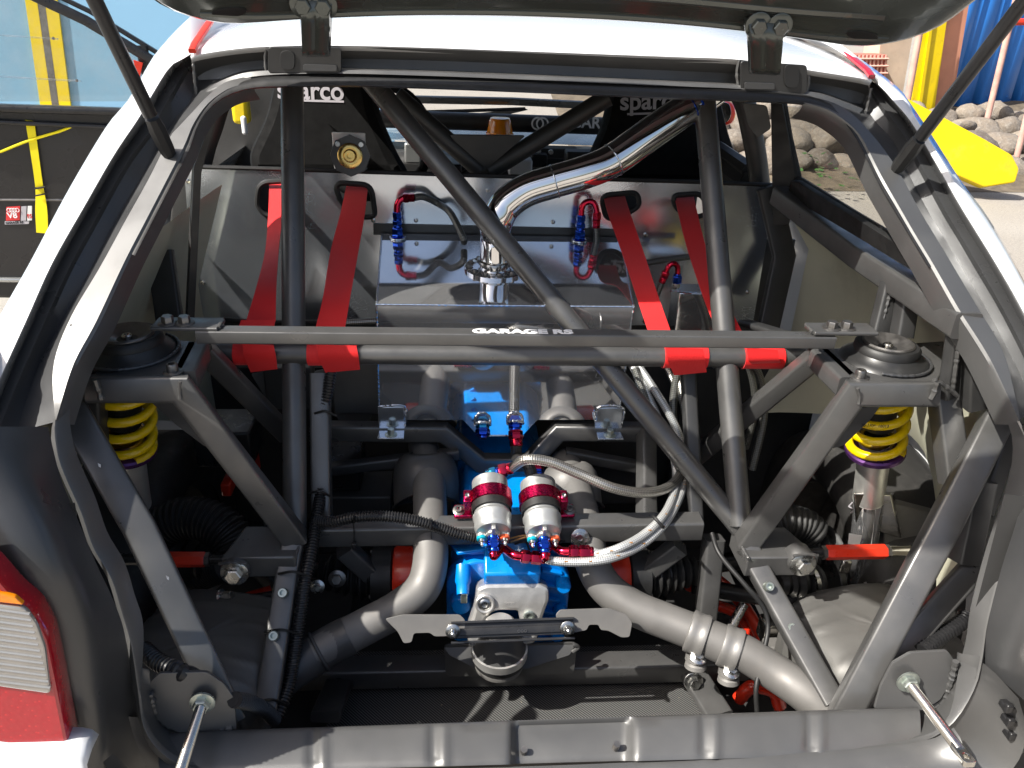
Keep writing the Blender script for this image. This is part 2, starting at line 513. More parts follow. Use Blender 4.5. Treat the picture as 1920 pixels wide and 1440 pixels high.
t = NT('lens_red'); t.set(Base_Color=(.42, .004, .012, 1), Roughness=.08, Coat_Weight=1., Coat_Roughness=.03)
_v = t.n('ShaderNodeTexVoronoi'); _v.inputs['Scale'].default_value = 160; t.l(t.coord(), _v.inputs['Vector'])
t.l(t.mix(t.ramp(_v.outputs[0], (1, 1, 1), (0, 0, 0), .05, .28), (.40, .004, .014), (.62, .012, .02)), t.b.inputs['Base Color'])
t.bump(_v.outputs[0], .25, .0012)
mk('lens_amber', (.95, .25, .0), .15, 0, .2, 60, .3, 200, coat=1.)
mk('lens_clear', (.40, .385, .36), .14, .5, .1, 30, .1, 60, coat=1.)
t = NT('amber'); t.set(Base_Color=(.95, .30, .01, 1), Roughness=.15, Coat_Weight=.5, Subsurface_Weight=.2)

def tyre():
    t = mk('tyre', (.025, .024, .023), .6, 0, .25, 12, .2, 200, dirt=.35, dc=(.10, .09, .08))
tyre()
def ground():
    t = NT('ground'); o = t.coord('Object')
    a = t.noise(o, .5, 5, .6); b = t.noise(o, 60, 4, .7); c = t.noise(o, 6, 5, .65)
    cc = t.ramp(a, (.20, .18, .155), (.29, .27, .24), .35, .65)
    cc = t.mix(t.ramp(b, (0, 0, 0), (1, 1, 1), .35, .7), cc, (.36, .33, .29))
    cc = t.mix(t.ramp(c, (0, 0, 0), (.6, .6, .6), .6, .72), cc, (.13, .115, .085))
    t.l(cc, t.b.inputs['Base Color']); t.set(Roughness=.9); t.bump(b, .6, .01)
ground()
def rock():
    t = NT('rock'); o = t.coord('Object')
    oi = t.n('ShaderNodeObjectInfo')
    base = t.ramp(oi.outputs['Random'], (.11, .088, .07), (.25, .21, .165))
    a = t.noise(o, 7, 6, .65); b = t.noise(o, 30, 5, .7)
    cc = t.mix(t.ramp(a, (0, 0, 0), (.7, .7, .7), .4, .65), base, (.13, .12, .11))
    cc = t.mix(t.ramp(b, (0, 0, 0), (.5, .5, .5), .5, .75), cc, (.42, .39, .34))
    t.l(cc, t.b.inputs['Base Color']); t.set(Roughness=.85); t.bump(b, .5, .02, t.bump(a, .4, .05))
rock()
# ------------------------------------------------------------------ ground
g = obj('ground', MB().add([(-80, -60, 0), (80, -60, 0), (80, 120, 0), (-80, 120, 0)], [(0, 1, 2, 3)]), 'ground'); g['kind'] = 'structure'

# ------------------------------------------------------------------ the car
CX = 0.03                                              # centre line of the car
car = thing('race_car', 'white race car with raised hatch, its rear stripped to a dark grey tube frame', 'car', (CX, .9, 0))
def mir(p): return V((2*CX - p.x, p.y, p.z))
def part(name, mb, mat, parent=None, **k): return obj(name, mb, mat, parent or car, **k)

# --- rear pillars (left rails were sighted, right rails too)
L_out = [ap(x, y, -.004) for x, y in ((347, 43), (300, 93), (277, 127), (243, 187), (200, 240), (127, 363), (60, 490), (0, 597), (-50, 700), (-90, 800))]
L_wm = [ap(x, y, .013) for x, y in ((351, 75), (312, 106), (283, 148), (254, 200), (208, 262), (143, 373), (80, 490), (27, 597), (-22, 700), (-60, 800))]
L_wi = [ap(x, y, .012) for x, y in ((357, 101), (320, 123), (287, 173), (260, 220), (213, 290), (157, 387), (97, 493), (50, 597), (0, 707), (-40, 800))]
L_c1 = [ap(x, y, -.012) for x, y in ((361, 106), (331, 127), (298, 178), (270, 228), (222, 296), (166, 393), (107, 500), (60, 605), (12, 712), (-20, 800))]
L_rg = [ap(x, y, -.010) for x, y in ((364, 112), (343, 140), (312, 193), (285, 240), (238, 305), (185, 400), (128, 505), (80, 612), (32, 720), (0, 800))]
L_r2 = [ap(x, y, -.018) for x, y in ((366, 116), (347, 146), (318, 198), (291, 246), (244, 310), (191, 405), (134, 510), (86, 618), (38, 725), (8, 805))]
L_cb = [ap(x, y, -.030) for x, y in ((372, 150), (356, 190), (328, 222), (305, 262), (262, 335), (215, 415), (165, 512), (115, 605), (70, 690), (30, 810))]
L_fo = [ap(x, y, -.006) for x, y in ((470, 146), (420, 160), (385, 190), (365, 212), (338, 240), (317, 262), (278, 340), (236, 415), (185, 508), (130, 600), (100, 690), (107, 790))]
L_fi = [ap(x, y, .0) for x, y in ((475, 160), (440, 167), (417, 178), (390, 200), (366, 236), (350, 277), (318, 340), (278, 418), (240, 492), (187, 607), (143, 687), (108, 790))]
R_out = [ap(x, y, -.004) for x, y in ((1607, 108), (1680, 163), (1700, 187), (1747, 257), (1800, 340), (1847, 403), (1893, 480), (1935, 560), (1985, 650), (2030, 760))]
R_wm = [ap(x, y, .012) for x, y in ((1622, 130), (1679, 175), (1708, 210), (1750, 278), (1800, 360), (1838, 420), (1880, 480), (1922, 555), (1970, 650), (2015, 760))]
R_wi = [ap(x, y, .008) for x, y in ((1635, 147), (1677, 190), (1712, 232), (1753, 300), (1797, 378), (1830, 432), (1867, 492), (1910, 566), (1955, 655), (2000, 760))]
R_c1 = [ap(x, y, -.012) for x, y in ((1634, 152), (1672, 196), (1706, 240), (1745, 306), (1788, 384), (1820, 437), (1857, 497), (1899, 571), (1944, 660), (1988, 760))]
R_rg = [ap(x, y, -.010) for x, y in ((1630, 165), (1660, 207), (1692, 250), (1730, 316), (1772, 394), (1804, 447), (1838, 505), (1880, 578), (1925, 665), (1970, 760))]
R_r2 = [ap(x, y, -.018) for x, y in ((1628, 170), (1655, 212), (1686, 255), (1723, 320), (1765, 398), (1797, 451), (1831, 509), (1874, 582), (1918, 668), (1962, 762))]
R_cb = [ap(x, y, -.030) for x, y in ((1618, 195), (1645, 232), (1675, 265), (1705, 328), (1740, 395), (1770, 445), (1805, 505), (1850, 580), (1893, 662), (1945, 765))]
R_fo = [ap(x, y, -.006) for x, y in ((1520, 184), (1570, 200), (1604, 224), (1628, 250), (1655, 282), (1688, 330), (1722, 395), (1755, 450), (1788, 505), (1832, 580), (1880, 665), (1908, 789))]
R_fi = [ap(x, y, .0) for x, y in ((1505, 197), (1545, 208), (1575, 226), (1598, 245), (1616, 270), (1647, 333), (1680, 390), (1710, 442), (1745, 500), (1795, 588), (1850, 675), (1907, 790))]
for sd, (ro, wm, wi, c1, rg, r2, cb, fo, fi) in (('L', (L_out, L_wm, L_wi, L_c1, L_rg, L_r2, L_cb, L_fo, L_fi)), ('R', (R_out, R_wm, R_wi, R_c1, R_rg, R_r2, R_cb, R_fo, R_fi))):
    s = -1 if sd == 'L' else 1
    def fw(r_): return [r_[0] + V((-s*.012, .42, .052)), r_[0] + V((-s*.004, .16, .030))] + list(r_)
    ro, wm, wi_, c1_ = fw(ro), fw(wm), fw(wi), fw(c1)
    skin = [[p + V((s*.03, .035, -.035)) for p in ro], [p + V((s*.055, .14, -.10)) for p in ro]]
    pl = part('rear_pillar', loft([skin[1], skin[0], ro, wm, wi_, c1_], 60, spl=5), 'white', sharp=60)
    solid(pl, .003, 0)
    ch = part('rain_channel', loft([c1, rg, r2, cb, fo], 48, spl=5), 'channelgrey', pl, sharp=30)
    inn = [p + V((0, .035, -.025)) for p in fi]
    fl = part('hatch_flange', loft([fo, [a.lerp(b, .1) + AP_NA*.006 for a, b in zip(fo, fi)], [a.lerp(b, .92) + AP_NA*.004 for a, b in zip(fo, fi)], fi, [p - AP_NA*.012 for p in fi], inn], 48, spl=5), 'bodygrey', pl, sharp=35)
    # raw sealer bead along the flange root

# --- roof and the header under the hatch
edge = [(357, 101), (373, 97), (430, 88), (500, 82), (640, 80), (800, 84), (960, 90), (1120, 96), (1280, 102), (1390, 107), (1520, 127), (1610, 141), (1635, 147)]
def crown(x): return .02*(1-min(1, abs(x-CX)/.58)**2)
E0 = [at(x, y, .66 + .02*(1-((x-996)/640)**2)) for x, y in edge]
def roofrail(dy, dz, wid): return [V((CX+(p.x-CX)*wid, p.y+dy, p.z+dz+crown(p.x)*min(1, dy*2))) for p in E0]
roof = part('roof', loft([[p + V((0, .004, -.012)) for p in E0], [p + V((0, -.002, -.004)) for p in E0], roofrail(.012, .004, 1.0), roofrail(.06, .014, 1.0), roofrail(.16, .027, 1.0), roofrail(.4, .045, 1.0), roofrail(.8, .05, .99), roofrail(1.3, .03, .96)], 60, spl=4), 'white', sharp=50)
solid(roof, .004)
inner_roof = part('roof_lining', loft([roofrail(.10, -.02, .98), roofrail(.4, .0, .98), roofrail(.8, .0, .97), roofrail(1.3, -.02, .94)], 20), 'blackpaint', roof)
for x0, x1 in (((395, 45), (362, 98)), ((1578, 98), (1632, 146))):
    a = at(*x1, .658); b = at(*x0, .80)
    part('roof_moulding', bar([a + V((0, -.004, .002)), a.lerp(b, .12) + V((0, 0, .006)), b + V((0, 0, .004))], .011, .007, c=.002), 'redpaint' if x0[0] < 900 else 'lens_red', roof)
hdr = [(363, 112), (385, 104), (430, 97), (500, 92), (640, 89), (800, 92), (960, 98), (1120, 105), (1280, 112), (1390, 118), (1520, 137), (1605, 152), (1628, 158)]
hd2 = [(372, 190), (392, 165), (430, 145), (490, 133), (640, 131), (800, 135), (960, 141), (1120, 148), (1280, 155), (1390, 160), (1520, 172), (1580, 190), (1618, 205)]
hd3 = [(383, 205), (400, 180), (437, 155), (495, 141), (640, 138), (800, 142), (960, 148), (1120, 155), (1280, 162), (1390, 167), (1515, 180), (1570, 200), (1600, 225)]
rails = [[p + V((0, .004, -.004)) for p in E0], [at(x, y, .675) for x, y in hdr], [at(x, (y*.5+b*.5), .70) for (x, y), (_, b) in zip(hdr, hd2)],
         [at(x, y-4, .695) for x, y in hd2], [at(x, y, .665) for x, y in hd2], [at(x, y, .66) for x, y in hd3]]
header = part('header_panel', loft(rails, 90, spl=4), 'bodygrey', sharp=30)
lip = [(250, 478), (300, 380), (335, 312), (352, 280), (367, 234), (389, 200), (425, 172), (490, 154), (640, 150), (800, 154), (960, 160), (1120, 167), (1280, 174), (1440, 180), (1510, 187), (1560, 204), (1592, 232), (1618, 275), (1650, 340), (1690, 408), (1745, 500)]
lq = [V((x, y, 0)) for x, y in lip]; lq = resample(catmull(lq, 8), 90); rl = [[], [], [], [], []]
for k, q in enumerate(lq):
    d = (lq[min(k+1, 89)] - lq[max(k-1, 0)]).normalized(); nn = V((-d.y, d.x, 0)); e_ = min(1, max(.12, min(k-12, 77-k)/10))
    for r_, (o, off) in zip(rl, ((-13, -.004), (-11, .003), (0, .007), (10, .003), (13, -.012))):
        w_ = q + nn*(o*(.25+.75*e_)); r_.append(ap(w_.x, w_.y, off*e_))
part('seal_lip', loft(rl, 90), 'dome_black', header, sharp=50)
# wrinkled sealer in the corners
for pts in (((500, 90), (497, 110), (500, 138)), ((362, 108), (365, 150), (372, 200)), ((1513, 128), (1516, 150), (1512, 172)), ((1633, 165), (1625, 205), (1612, 250)), ((1386, 112), (1382, 135), (1384, 160))):
    part('seam_sealer', weld([at(x, y, .672) for x, y in pts], .0032), 'bodygrey', header)
# hinge pockets and hinges
for (x0, x1, yt, yb), hp, bl in (((503, 640, 92, 136), ((557, -6), (626, -6), (620, 104), (562, 104)), ((569, 8), (607, 10))),
                             ((1388, 1512, 118, 170), ((1399, 34), (1478, 40), (1468, 140), (1404, 136)), ((1421, 47), (1461, 49)))):
    mb = plate_px([[(x0, yt-4), (x1, yt+(4 if x0 > 900 else -3)), (x1, yb+(5 if x0 > 900 else 0)), (x0, yb)]], (0, .664, 0), (0, -1, 0), .006, .006)
    pk = part('hinge_pocket', mb, 'dome_black', header, bevel=.001)  # flat plate coloured black to stand for the shade inside a recess
    sx = x0+22 if x0 < 900 else x1-42
    part('pocket_lining', plate_px([[(sx, yt+2), (sx+28, yt+3), (sx+28, yb-4), (sx, yb-6)]], (0, .660, 0), (0, -1, 0), .004, .012), 'rubber', header)
    part('pocket_rib', plate_px([[(x0+66 if x0 < 900 else x0+8, yb-16), (x1-8 if x0 < 900 else x1-60, yb-14), (x1-8 if x0 < 900 else x1-60, yb-2), (x0+66 if x0 < 900 else x0+8, yb-3)]], (0, .659, 0), (0, -1, 0), .004, .003), 'blackpaint', header)

# --- raised hatch
HA = rad(38)
HD = V((0, -math.cos(HA), math.sin(HA))); HN = V((0, -math.sin(HA), -math.cos(HA)))     # along the hatch, and its underside normal
HO = V((CX+.015, .597, 1.462))
def hat(x, s, n=0): return HO + V((x, 0, 0)) + HD*s + HN*n
def bow(mb):
    for k, p in enumerate(mb.v): mb.v[k] = p + V((0, .0, -.042*((p.x-HO.x)/.55)**2))
    return mb
def dense(lp, n=160): return [(p.x, p.y) for p in resample([V((a, b, 0)) for a, b in lp] + [V((lp[0][0], lp[0][1], 0))], n)[:-1]]
def rr2(x0, x1, y0, y1, r): return rounded([(x0, y0), (x1, y0), (x1, y1), (x0, y1)], r, 8)
outl = [(-.50, .0), (0, -.012), (.50, .0), (.575, .06), (.60, .2), (.62, .62), (.56, 1.05), (-.56, 1.05), (-.62, .62), (-.60, .2), (-.575, .06)]
out = dense(rounded(outl, .08, 6))
inn = dense(rounded([(-.49, .145), (0, .135), (.49, .145), (.53, .24), (.53, .90), (-.53, .90), (-.51, .34)], .05, 6))
X1 = V((1, 0, 0))
HCn = (0.0, .5)
def polar(lp, n=200):
    """sample a closed outline at even angles round the hatch centre"""
    out_ = []
    for k in range(n):
        a = 2*math.pi*k/n; d = (math.cos(a), math.sin(a)); best = None
        for q in range(len(lp)):
            x1, y1 = lp[q]; x2, y2 = lp[(q+1) % len(lp)]
            x1 -= HCn[0]; x2 -= HCn[0]; y1 -= HCn[1]; y2 -= HCn[1]
            den = d[0]*(y2-y1) - d[1]*(x2-x1)
            if abs(den) < 1e-9: continue
            t_ = (x1*(y2-y1) - y1*(x2-x1))/den; u = (x1*d[1] - y1*d[0])/den
            if t_ > 0 and -1e-6 <= u <= 1+1e-6: best = t_ if best is None else max(best, t_)
        out_.append((HCn[0]+d[0]*best, HCn[1]+d[1]*best))
    return out_
PO, PI_ = polar(out), polar(inn)
def ringsolid(o_, i_, nb, nt, bv=.006):
    mb = MB(); n = len(o_); vs = []
    prof = [(0, nb+bv*(1 if nt > nb else -1)), (.0, nt-bv), (bv*.35, nt-bv*.3), (bv, nt), (-bv, nt), (-bv*.35, nt-bv*.3), (-.0001, nt-bv), (-.0001, nb)]
    def pt(k, w):
        a, b = V((*o_[k], 0)), V((*i_[k], 0)); d = (b-a)
        return a + d.normalized()*w if w >= 0 else b + d.normalized()*w
    for w, h in prof:
        for k in range(n): p = pt(k, w); vs.append(hat(p.x, p.y, h))
    m_ = len(prof); fs = []
    for j_ in range(m_):
        for k in range(n): fs.append((j_*n+k, j_*n+(k+1) % n, ((j_+1) % m_)*n+(k+1) % n, ((j_+1) % m_)*n+k))
    return bow(mb.add(vs, fs))
IO = [(x*.972, (y-.5)*.972+.5) for x, y in PO]
hs = part('hatch', ringsolid(IO, PI_, -.026, .006, .012), 'hatchgrey', sharp=60, label='dark grey inside of the raised hatch')
sk = part('outer_skin', ringsolid(PO, [(x*.99, (y-.5)*.99+.5) for x, y in PI_], -.040, -.029, .004), 'white', hs, sharp=60)
vs = []; fs = []; n = len(PI_)
for w in (1.0, .8, .6, .4, .2, .02):
    vs += [hat(x*w, (y-.5)*w+.5, -.020) for x, y in PI_]
for j_ in range(5):
    for k in range(n): fs.append((j_*n+k, j_*n+(k+1) % n, (j_+1)*n+(k+1) % n, (j_+1)*n+k))
part('rear_window', bow(MB().add(vs, fs)), 'glass', hs)
part('stamped_ridge', bow(tube([hat(x, y, .004) for x, y in ((-.50, .05), (-.40, .030), (-.2, .024), (0, .022), (.2, .024), (.40, .030), (.50, .05))], .006, 8, spline=8)), 'hatchgrey', hs)
part('stamped_ridge', bow(tube([hat(x, y, .002) for x, y in ((-.47, .09), (-.3, .070), (0, .066), (.3, .070), (.47, .09))], .008, 8, spline=8)), 'hatchgrey', hs)
for sx in (-1, 1):
    part('access_hole', bow(plate2([[(.024*math.cos(a*.314), .010*math.sin(a*.314)) for a in range(20)]], .003, hat(sx*.46, .050, .0068), X1, HD, .0006)), 'rubber', hs)
for i, (hp, bl) in enumerate(((((557, -6), (626, -6), (620, 104), (562, 104)), ((569, 8), (607, 10))), (((1399, 34), (1478, 40), (1468, 140), (1404, 136)), ((1421, 47), (1461, 49))))):
    xm = sum(p[0] for p in hp)/4
    top = (hp[0][1]+hp[1][1])/2; bot = (hp[2][1]+hp[3][1])/2
    rl = []
    for u in (0, .06, .2, .35, .5, .65, .8, .94, 1.):
        rw = []
        for t_, yy in ((0, .575), (.12, .57), (.3, .566), (.42, .572), (.6, .588), (.8, .606), (.93, .618), (1, .635)):
            L_ = V(hp[0]).lerp(V(hp[3]), t_); R_ = V(hp[1]).lerp(V(hp[2]), t_)
            w = 1.0 if t_ < .3 else .86
            c_ = (L_+R_)/2; q_ = c_ + (R_-L_)*((u-.5)*w)
            prof = .004*math.cos((u-.5)*math.pi)**.5 if 0 < u < 1 else -.008
            groove = -.005*math.exp(-((u-.5)/.08)**2) if t_ > .25 else 0
            rw.append(at(q_.x, q_.y, yy-.03) - V((0, prof+groove, 0)))
        rl.append(rw)
    hg = part('hinge', loft(rl, 24, spl=4), 'hatchgrey', hs, sharp=50); solid(hg, .004, 0)
    for bx, by in bl: bolt(at(bx, by, .540), (0, -.9, -.3), .0115, .010, hs, 'hatchgrey')
# gas struts
for foot, mid, end, tip in (((312, 278), (283, 238), (100, -160), 0), ((1688, 308), (1722, 268), (2010, -117), 1)):
    X_ = -.56 if tip == 0 else .625
    a = ap(*foot, .012); e = atx(end[0], end[1], X_)
    d = (e-a).normalized(); e2 = a + d*.62
    b = a + d*.055
    st = part('gas_strut', tube([b, b+d*.38], .0098, 16), 'plastic', label='black gas strut holding the hatch up')
    part('rod', tube([b+d*.375, e2], .005, 10), 'steel', st)
    part('end_socket', lathe(a - d*.012, d, [(0, .009), (.01, .0115), (.03, .012), (.045, .0125), (.055, .011), (.062, .0105)], 8), 'rubber', st)
    part('ball_stud', lathe(a - AP_NA*.014, AP_NA, [(0, .009), (.006, .009), (.008, .005), (.016, .005)], 12), 'boltgrey', st)

# --- lower rear corners, rim and sill
rimL = [(187, 607), (143, 687), (118, 742), (108, 790), (108, 820), (115, 860), (130, 900), (157, 960), (180, 1027), (213, 1083), (233, 1147), (250, 1207), (263, 1293), (273, 1360), (300, 1403), (345, 1432), (440, 1450), (700, 1452)]
rimR = [(1795, 588), (1850, 675), (1885, 738), (1907, 790), (1925, 830), (1928, 880), (1915, 940), (1895, 1000), (1873, 1067), (1847, 1167), (1838, 1230), (1823, 1290), (1780, 1357), (1713, 1393), (1580, 1412), (1430, 1422), (1280, 1432), (1000, 1446)]
def rimp(lst, off=0): return [ap(x, y, off) for x, y in lst]
for s, lst in ((-1, rimL), (1, rimR)):
    c_ = rimp(lst)
    o1 = [p + V((s*.010*min(1, i/4), .004, -.002)) if i < 13 else p + V((s*.006, 0, -.012)) for i, p in enumerate(c_)]
    o2 = [p + V((s*.014*min(1, i/4), .022, -.002)) if i < 13 else p + V((s*.010, .01, -.03)) for i, p in enumerate(c_)]
    i2 = [p + V((-s*.002, .03, -.0)) if i < 12 else p + V((0, .006, .0)) for i, p in enumerate(c_)]
    part('hatch_rim', loft([o2, o1, [p + V((s*.002, -.002, .001)) for p in c_], c_, i2], 70, spl=4), 'bodygrey', sharp=40, label='grey painted edge round the lower hatch opening')
    # black quarter filler between the rim and the lamp
    A = [(-120, 800), (-60, 900), (-10, 1010), (37, 1088), (78, 1122), (106, 1177), (122, 1260), (148, 1397), (152, 1450)]
    Ay = [.05, .03, .01, .0, -.005, -.008, -.01, -.012, -.012]
    a3 = [at(x, y, yy) for (x, y), yy in zip(A, Ay)]
    b3 = [at(x, y, yy) for (x, y), yy in zip([(-40, 800), (10, 900), (60, 990), (98, 1060), (122, 1110), (142, 1177), (158, 1260), (180, 1372), (186, 1450)], [.07, .035, .01, -.005, -.010, -.012, -.012, -.012, -.012])]
    c3 = [at(x, y, yy) for (x, y), yy in zip([(40, 800), (70, 900), (110, 985), (148, 1070), (168, 1120), (185, 1190), (196, 1270), (208, 1360), (214, 1450)], [.10, .07, .045, .03, .028, .028, .028, .028, .028])]
    d3 = [at(x, y, yy) for (x, y), yy in zip([(90, 800), (112, 890), (140, 960), (182, 1060), (208, 1115), (232, 1180), (246, 1270), (258, 1350), (280, 1440)], [.135, .12, .10, .085, .08, .075, .07, .065, .06])]
    e3 = [p + V((-.05, -.005, -.015)) for p in a3]
    RR = [e3, a3, b3, c3, d3]
    if s > 0:
        def r_(pts, ys): return [at(x, y, yy) for (x, y), yy in zip(pts, ys)]
        d3 = r_([(1915, 800), (1930, 840), (1926, 900), (1902, 990), (1878, 1065), (1853, 1165), (1842, 1245)], [.135, .125, .115, .09, .08, .07, .065])
        c3 = r_([(1945, 800), (1962, 840), (1962, 900), (1945, 990), (1925, 1065), (1895, 1165), (1874, 1272)], [.10, .09, .08, .055, .045, .035, .03])
        b3 = r_([(2000, 800), (2020, 840), (2025, 900), (2015, 990), (2000, 1065), (1975, 1165), (1930, 1322)], [.06, .05, .04, .02, .01, .0, -.005])
        a3 = [p + V((.05, -.005, -.01)) for p in b3]
        RR = [a3, b3, c3, d3]
    part('quarter_filler', loft(RR, 50, spl=5), 'blackpaint', sharp=180, label='satin black corner panel beside the tail lamp')
    if s < 0:
        A_ = [ap(x, y, 0) for x, y in ((256, 1250), (263, 1293), (273, 1360), (300, 1403), (345, 1432), (440, 1450))]
        B_ = [at(x, y, .082) for x, y in ((282, 1262), (284, 1300), (298, 1345), (335, 1369), (400, 1374), (447, 1368))]
        g0 = [at(x, y, .06) for x, y in ((205, 1340), (225, 1385), (260, 1440), (300, 1500))]
        g1 = [at(x, y, .05) for x, y in ((258, 1345), (275, 1385), (305, 1420), (350, 1480))]
        g2 = [at(x, y, .0) for x, y in ((180, 1400), (200, 1440), (240, 1500), (270, 1560))]
        GG = [g2, g0, g1]
    else:
        A_ = [ap(x, y, 0) for x, y in ((1838, 1230), (1823, 1290), (1780, 1357), (1713, 1393), (1600, 1411))]
        B_ = [at(x, y, .082) for x, y in ((1795, 1222), (1788, 1268), (1762, 1312), (1730, 1330), (1636, 1334))]
        g1 = [ap(x, y, -.004) for x, y in ((1840, 1240), (1826, 1292), (1783, 1360), (1715, 1397), (1590, 1416))]
        g0 = [at(x, y, .03) for x, y in ((1866, 1262), (1872, 1320), (1830, 1390), (1750, 1425), (1600, 1432))]
        g2 = [at(x, y, -.01) for x, y in ((1910, 1310), (1925, 1380), (1890, 1450), (1790, 1480), (1620, 1470))]
        GG = [g2, g0, g1]
    mid_ = [a.lerp(b, .5) + V((0, .012, -.012)) for a, b in zip(A_, B_)]
    part('sill_corner', loft([A_, mid_, B_], 30, spl=5), 'bodygrey', sharp=180)
    part('corner_gusset', loft(GG, 24, spl=4), 'bodygrey', sharp=180)

# sill beam with stamped ribs and the lock recess
sx0, sx1 = 300, 1722
nx, ns = 220, 14
vs = []; fs = []
def sill_y(px, t_):
    top = 1362 + (1322-1362)*(px-447)/(1640-447) - (3 if abs(px-1072) < 180 else 0)
    bot = top + 85
    return top, bot
for i in range(nx+1):
    px = sx0 + (sx1-sx0)*i/nx
    for j in range(ns+1):
        t_ = j/ns
        base_top = at(px, 1364 - 40*(px-447)/1193, .075)
        base_bot = at(px, 1447 - 32*(px-447)/1193, .012)
        # profile: back wall, rounded top, sloping face
        if t_ < .15: p = base_top + V((0, .003*(1-t_/.15), -.10*(1-t_/.15))); n_ = V((0, 1, 0))
        else:
            u = (t_-.15)/.85
            p = base_top.lerp(base_bot, u) + V((0, -.004, .004))*math.sin(min(1, u*1.0)*math.pi)**.5
            n_ = V((0, -.62, .78))
            d = 0
            for rx in (586, 812, 1318, 1515):
                q_ = (px-rx)/12.0
                d += -.005*math.exp(-q_*q_*2)*(1 if u < .9 else .3) + .003*math.exp(-((px-rx-22)/8)**2)
            e_ = 1/(1+math.exp(-(px-962)/3)) * 1/(1+math.exp((px-1184)/3))
            d += -.021*e_*min(1, u*6)
            for rx, rw in ((905, 35), (1208, 30)):
                e2_ = 1/(1+math.exp(-(px-rx+rw)/3)) * 1/(1+math.exp((px-rx-rw)/3))
                d += -.006*e2_*max(0, 1-u*4)
            p = p + n_*d
        vs.append(p)
for i in range(nx):
    for j in range(ns):
        a = i*(ns+1)+j
        fs.append((a, a+1, a+ns+2, a+ns+1))
sill = part('rear_sill', MB().add(vs, fs), 'bodygrey', sharp=70, label='stamped grey sill panel across the bottom of the opening')
for x, y in ((981, 1408), (1153, 1398)):
    p = at(x, y+8, .040)
    mb = tube([p - V((0, 0, .012)), p + V((0, -.004, .020))], lambda L: .0042*(1+.12*math.sin(L*4500)), 10)
    part('threaded_stud', tube(resample([p - V((0, -.004, .012)), p + V((0, -.006, .020))], 40), [.0042*(1+.14*(k % 2)) for k in range(40)], 10), 'boltgrey', sill)
part('drain_hole', plate2([[(.009*math.cos(a*.314), .004*math.sin(a*.314)) for a in range(20)]], .002, at(1062, 1424, .034) + V((0, -.004, .004)), X1, V((0, .62, .78)), .0004), 'rubber', sill)
# lower outer valance just under the frame edge
v0 = [at(x, y, .0) for x, y in ((250, 1460), (500, 1464), (960, 1457), (1400, 1437), (1720, 1412), (1800, 1382))]
v1 = [p + V((0, -.03, -.015)) for p in v0]; v2 = [p + V((0, -.05, -.12)) for p in v0]
part('valance', loft([[p + V((0, .015, .0)) for p in v0], v0, v1, v2], 40, spl=4), 'bodygrey', sharp=60)

# --- left tail lamp, bumpers
def lamp(s):
    P0 = V((0, -.020, 0)); N_ = V((.10, -1, .06)).normalized()
    f = (lambda q: q) if s < 0 else (lambda q: [mir(p) + V((.035, 0, 0)) for p in q])
    def m2(mb):
        if s > 0: mb.v = f(mb.v)
        return mb
    tl = part('tail_lamp', m2(plate_px([[(-330, 960), (-60, 1000), (0, 1058), (36, 1100), (76, 1133), (99, 1177), (116, 1260), (142, 1395), (-40, 1362), (-330, 1330)]], P0, N_, .034, .008, .004)), 'lens_red', label='red tail lamp with a ribbed clear strip')
    N0 = P0 + N_*.0175
    part('clear_lens', m2(plate_px([[(-300, 1090), (0, 1130), (47, 1136), (70, 1166), (86, 1210), (97, 1298), (0, 1284), (-300, 1240)]], N0, N_, .006, .006, .002)), 'lens_clear', tl)
    part('amber_lens', m2(plate_px([[(-300, 1068), (0, 1109), (30, 1117), (46, 1131), (0, 1126), (-300, 1086)]], N0 + N_*.0005, N_, .006, .002, .001)), 'lens_amber', tl)
    for k in range(13):
        y = 1148 + k*11.5
        mb = tube([atp(-250, y-40, N0+N_*.003, N_), atp(56+k*3.2, y+3, N0+N_*.003, N_)], .0017, 6)
        part('lens_rib', m2(mb), 'lens_clear', tl)
    # bumper
    bp = [at(x, y, -.05) for x, y in ((-330, 1345), (-40, 1385), (130, 1400), (150, 1401), (166, 1412))]
    lo = [p + V((0, -.03, -.12)) for p in bp]
    bk = [p + V((0, .022, .001)) for p in bp]
    R_ = [bk, [p + V((0, .004, .001)) for p in bp], [p + V((0, -.008, -.006)) for p in bp], lo]
    if s > 0: R_ = [[p + V((.03, 0, 0)) for p in f(r_)] for r_ in R_]
    b_ = part('bumper', loft(R_, 30, spl=4), 'white', sharp=50, label='white rear bumper corner'); solid(b_, .004)
    return tl
lamp(-1); lamp(1)
# black retaining clips inside the right bumper corner
for k in range(4):
    p = at(1893+k*3, 1335+26*k, .0)
    part('bumper_clip', box(p + V((.006, .01, 0)), (.02, .016, .010), None, box(p + V((0, .004, .003)), (.010, .008, .014))), 'plastic', bevel=.002)

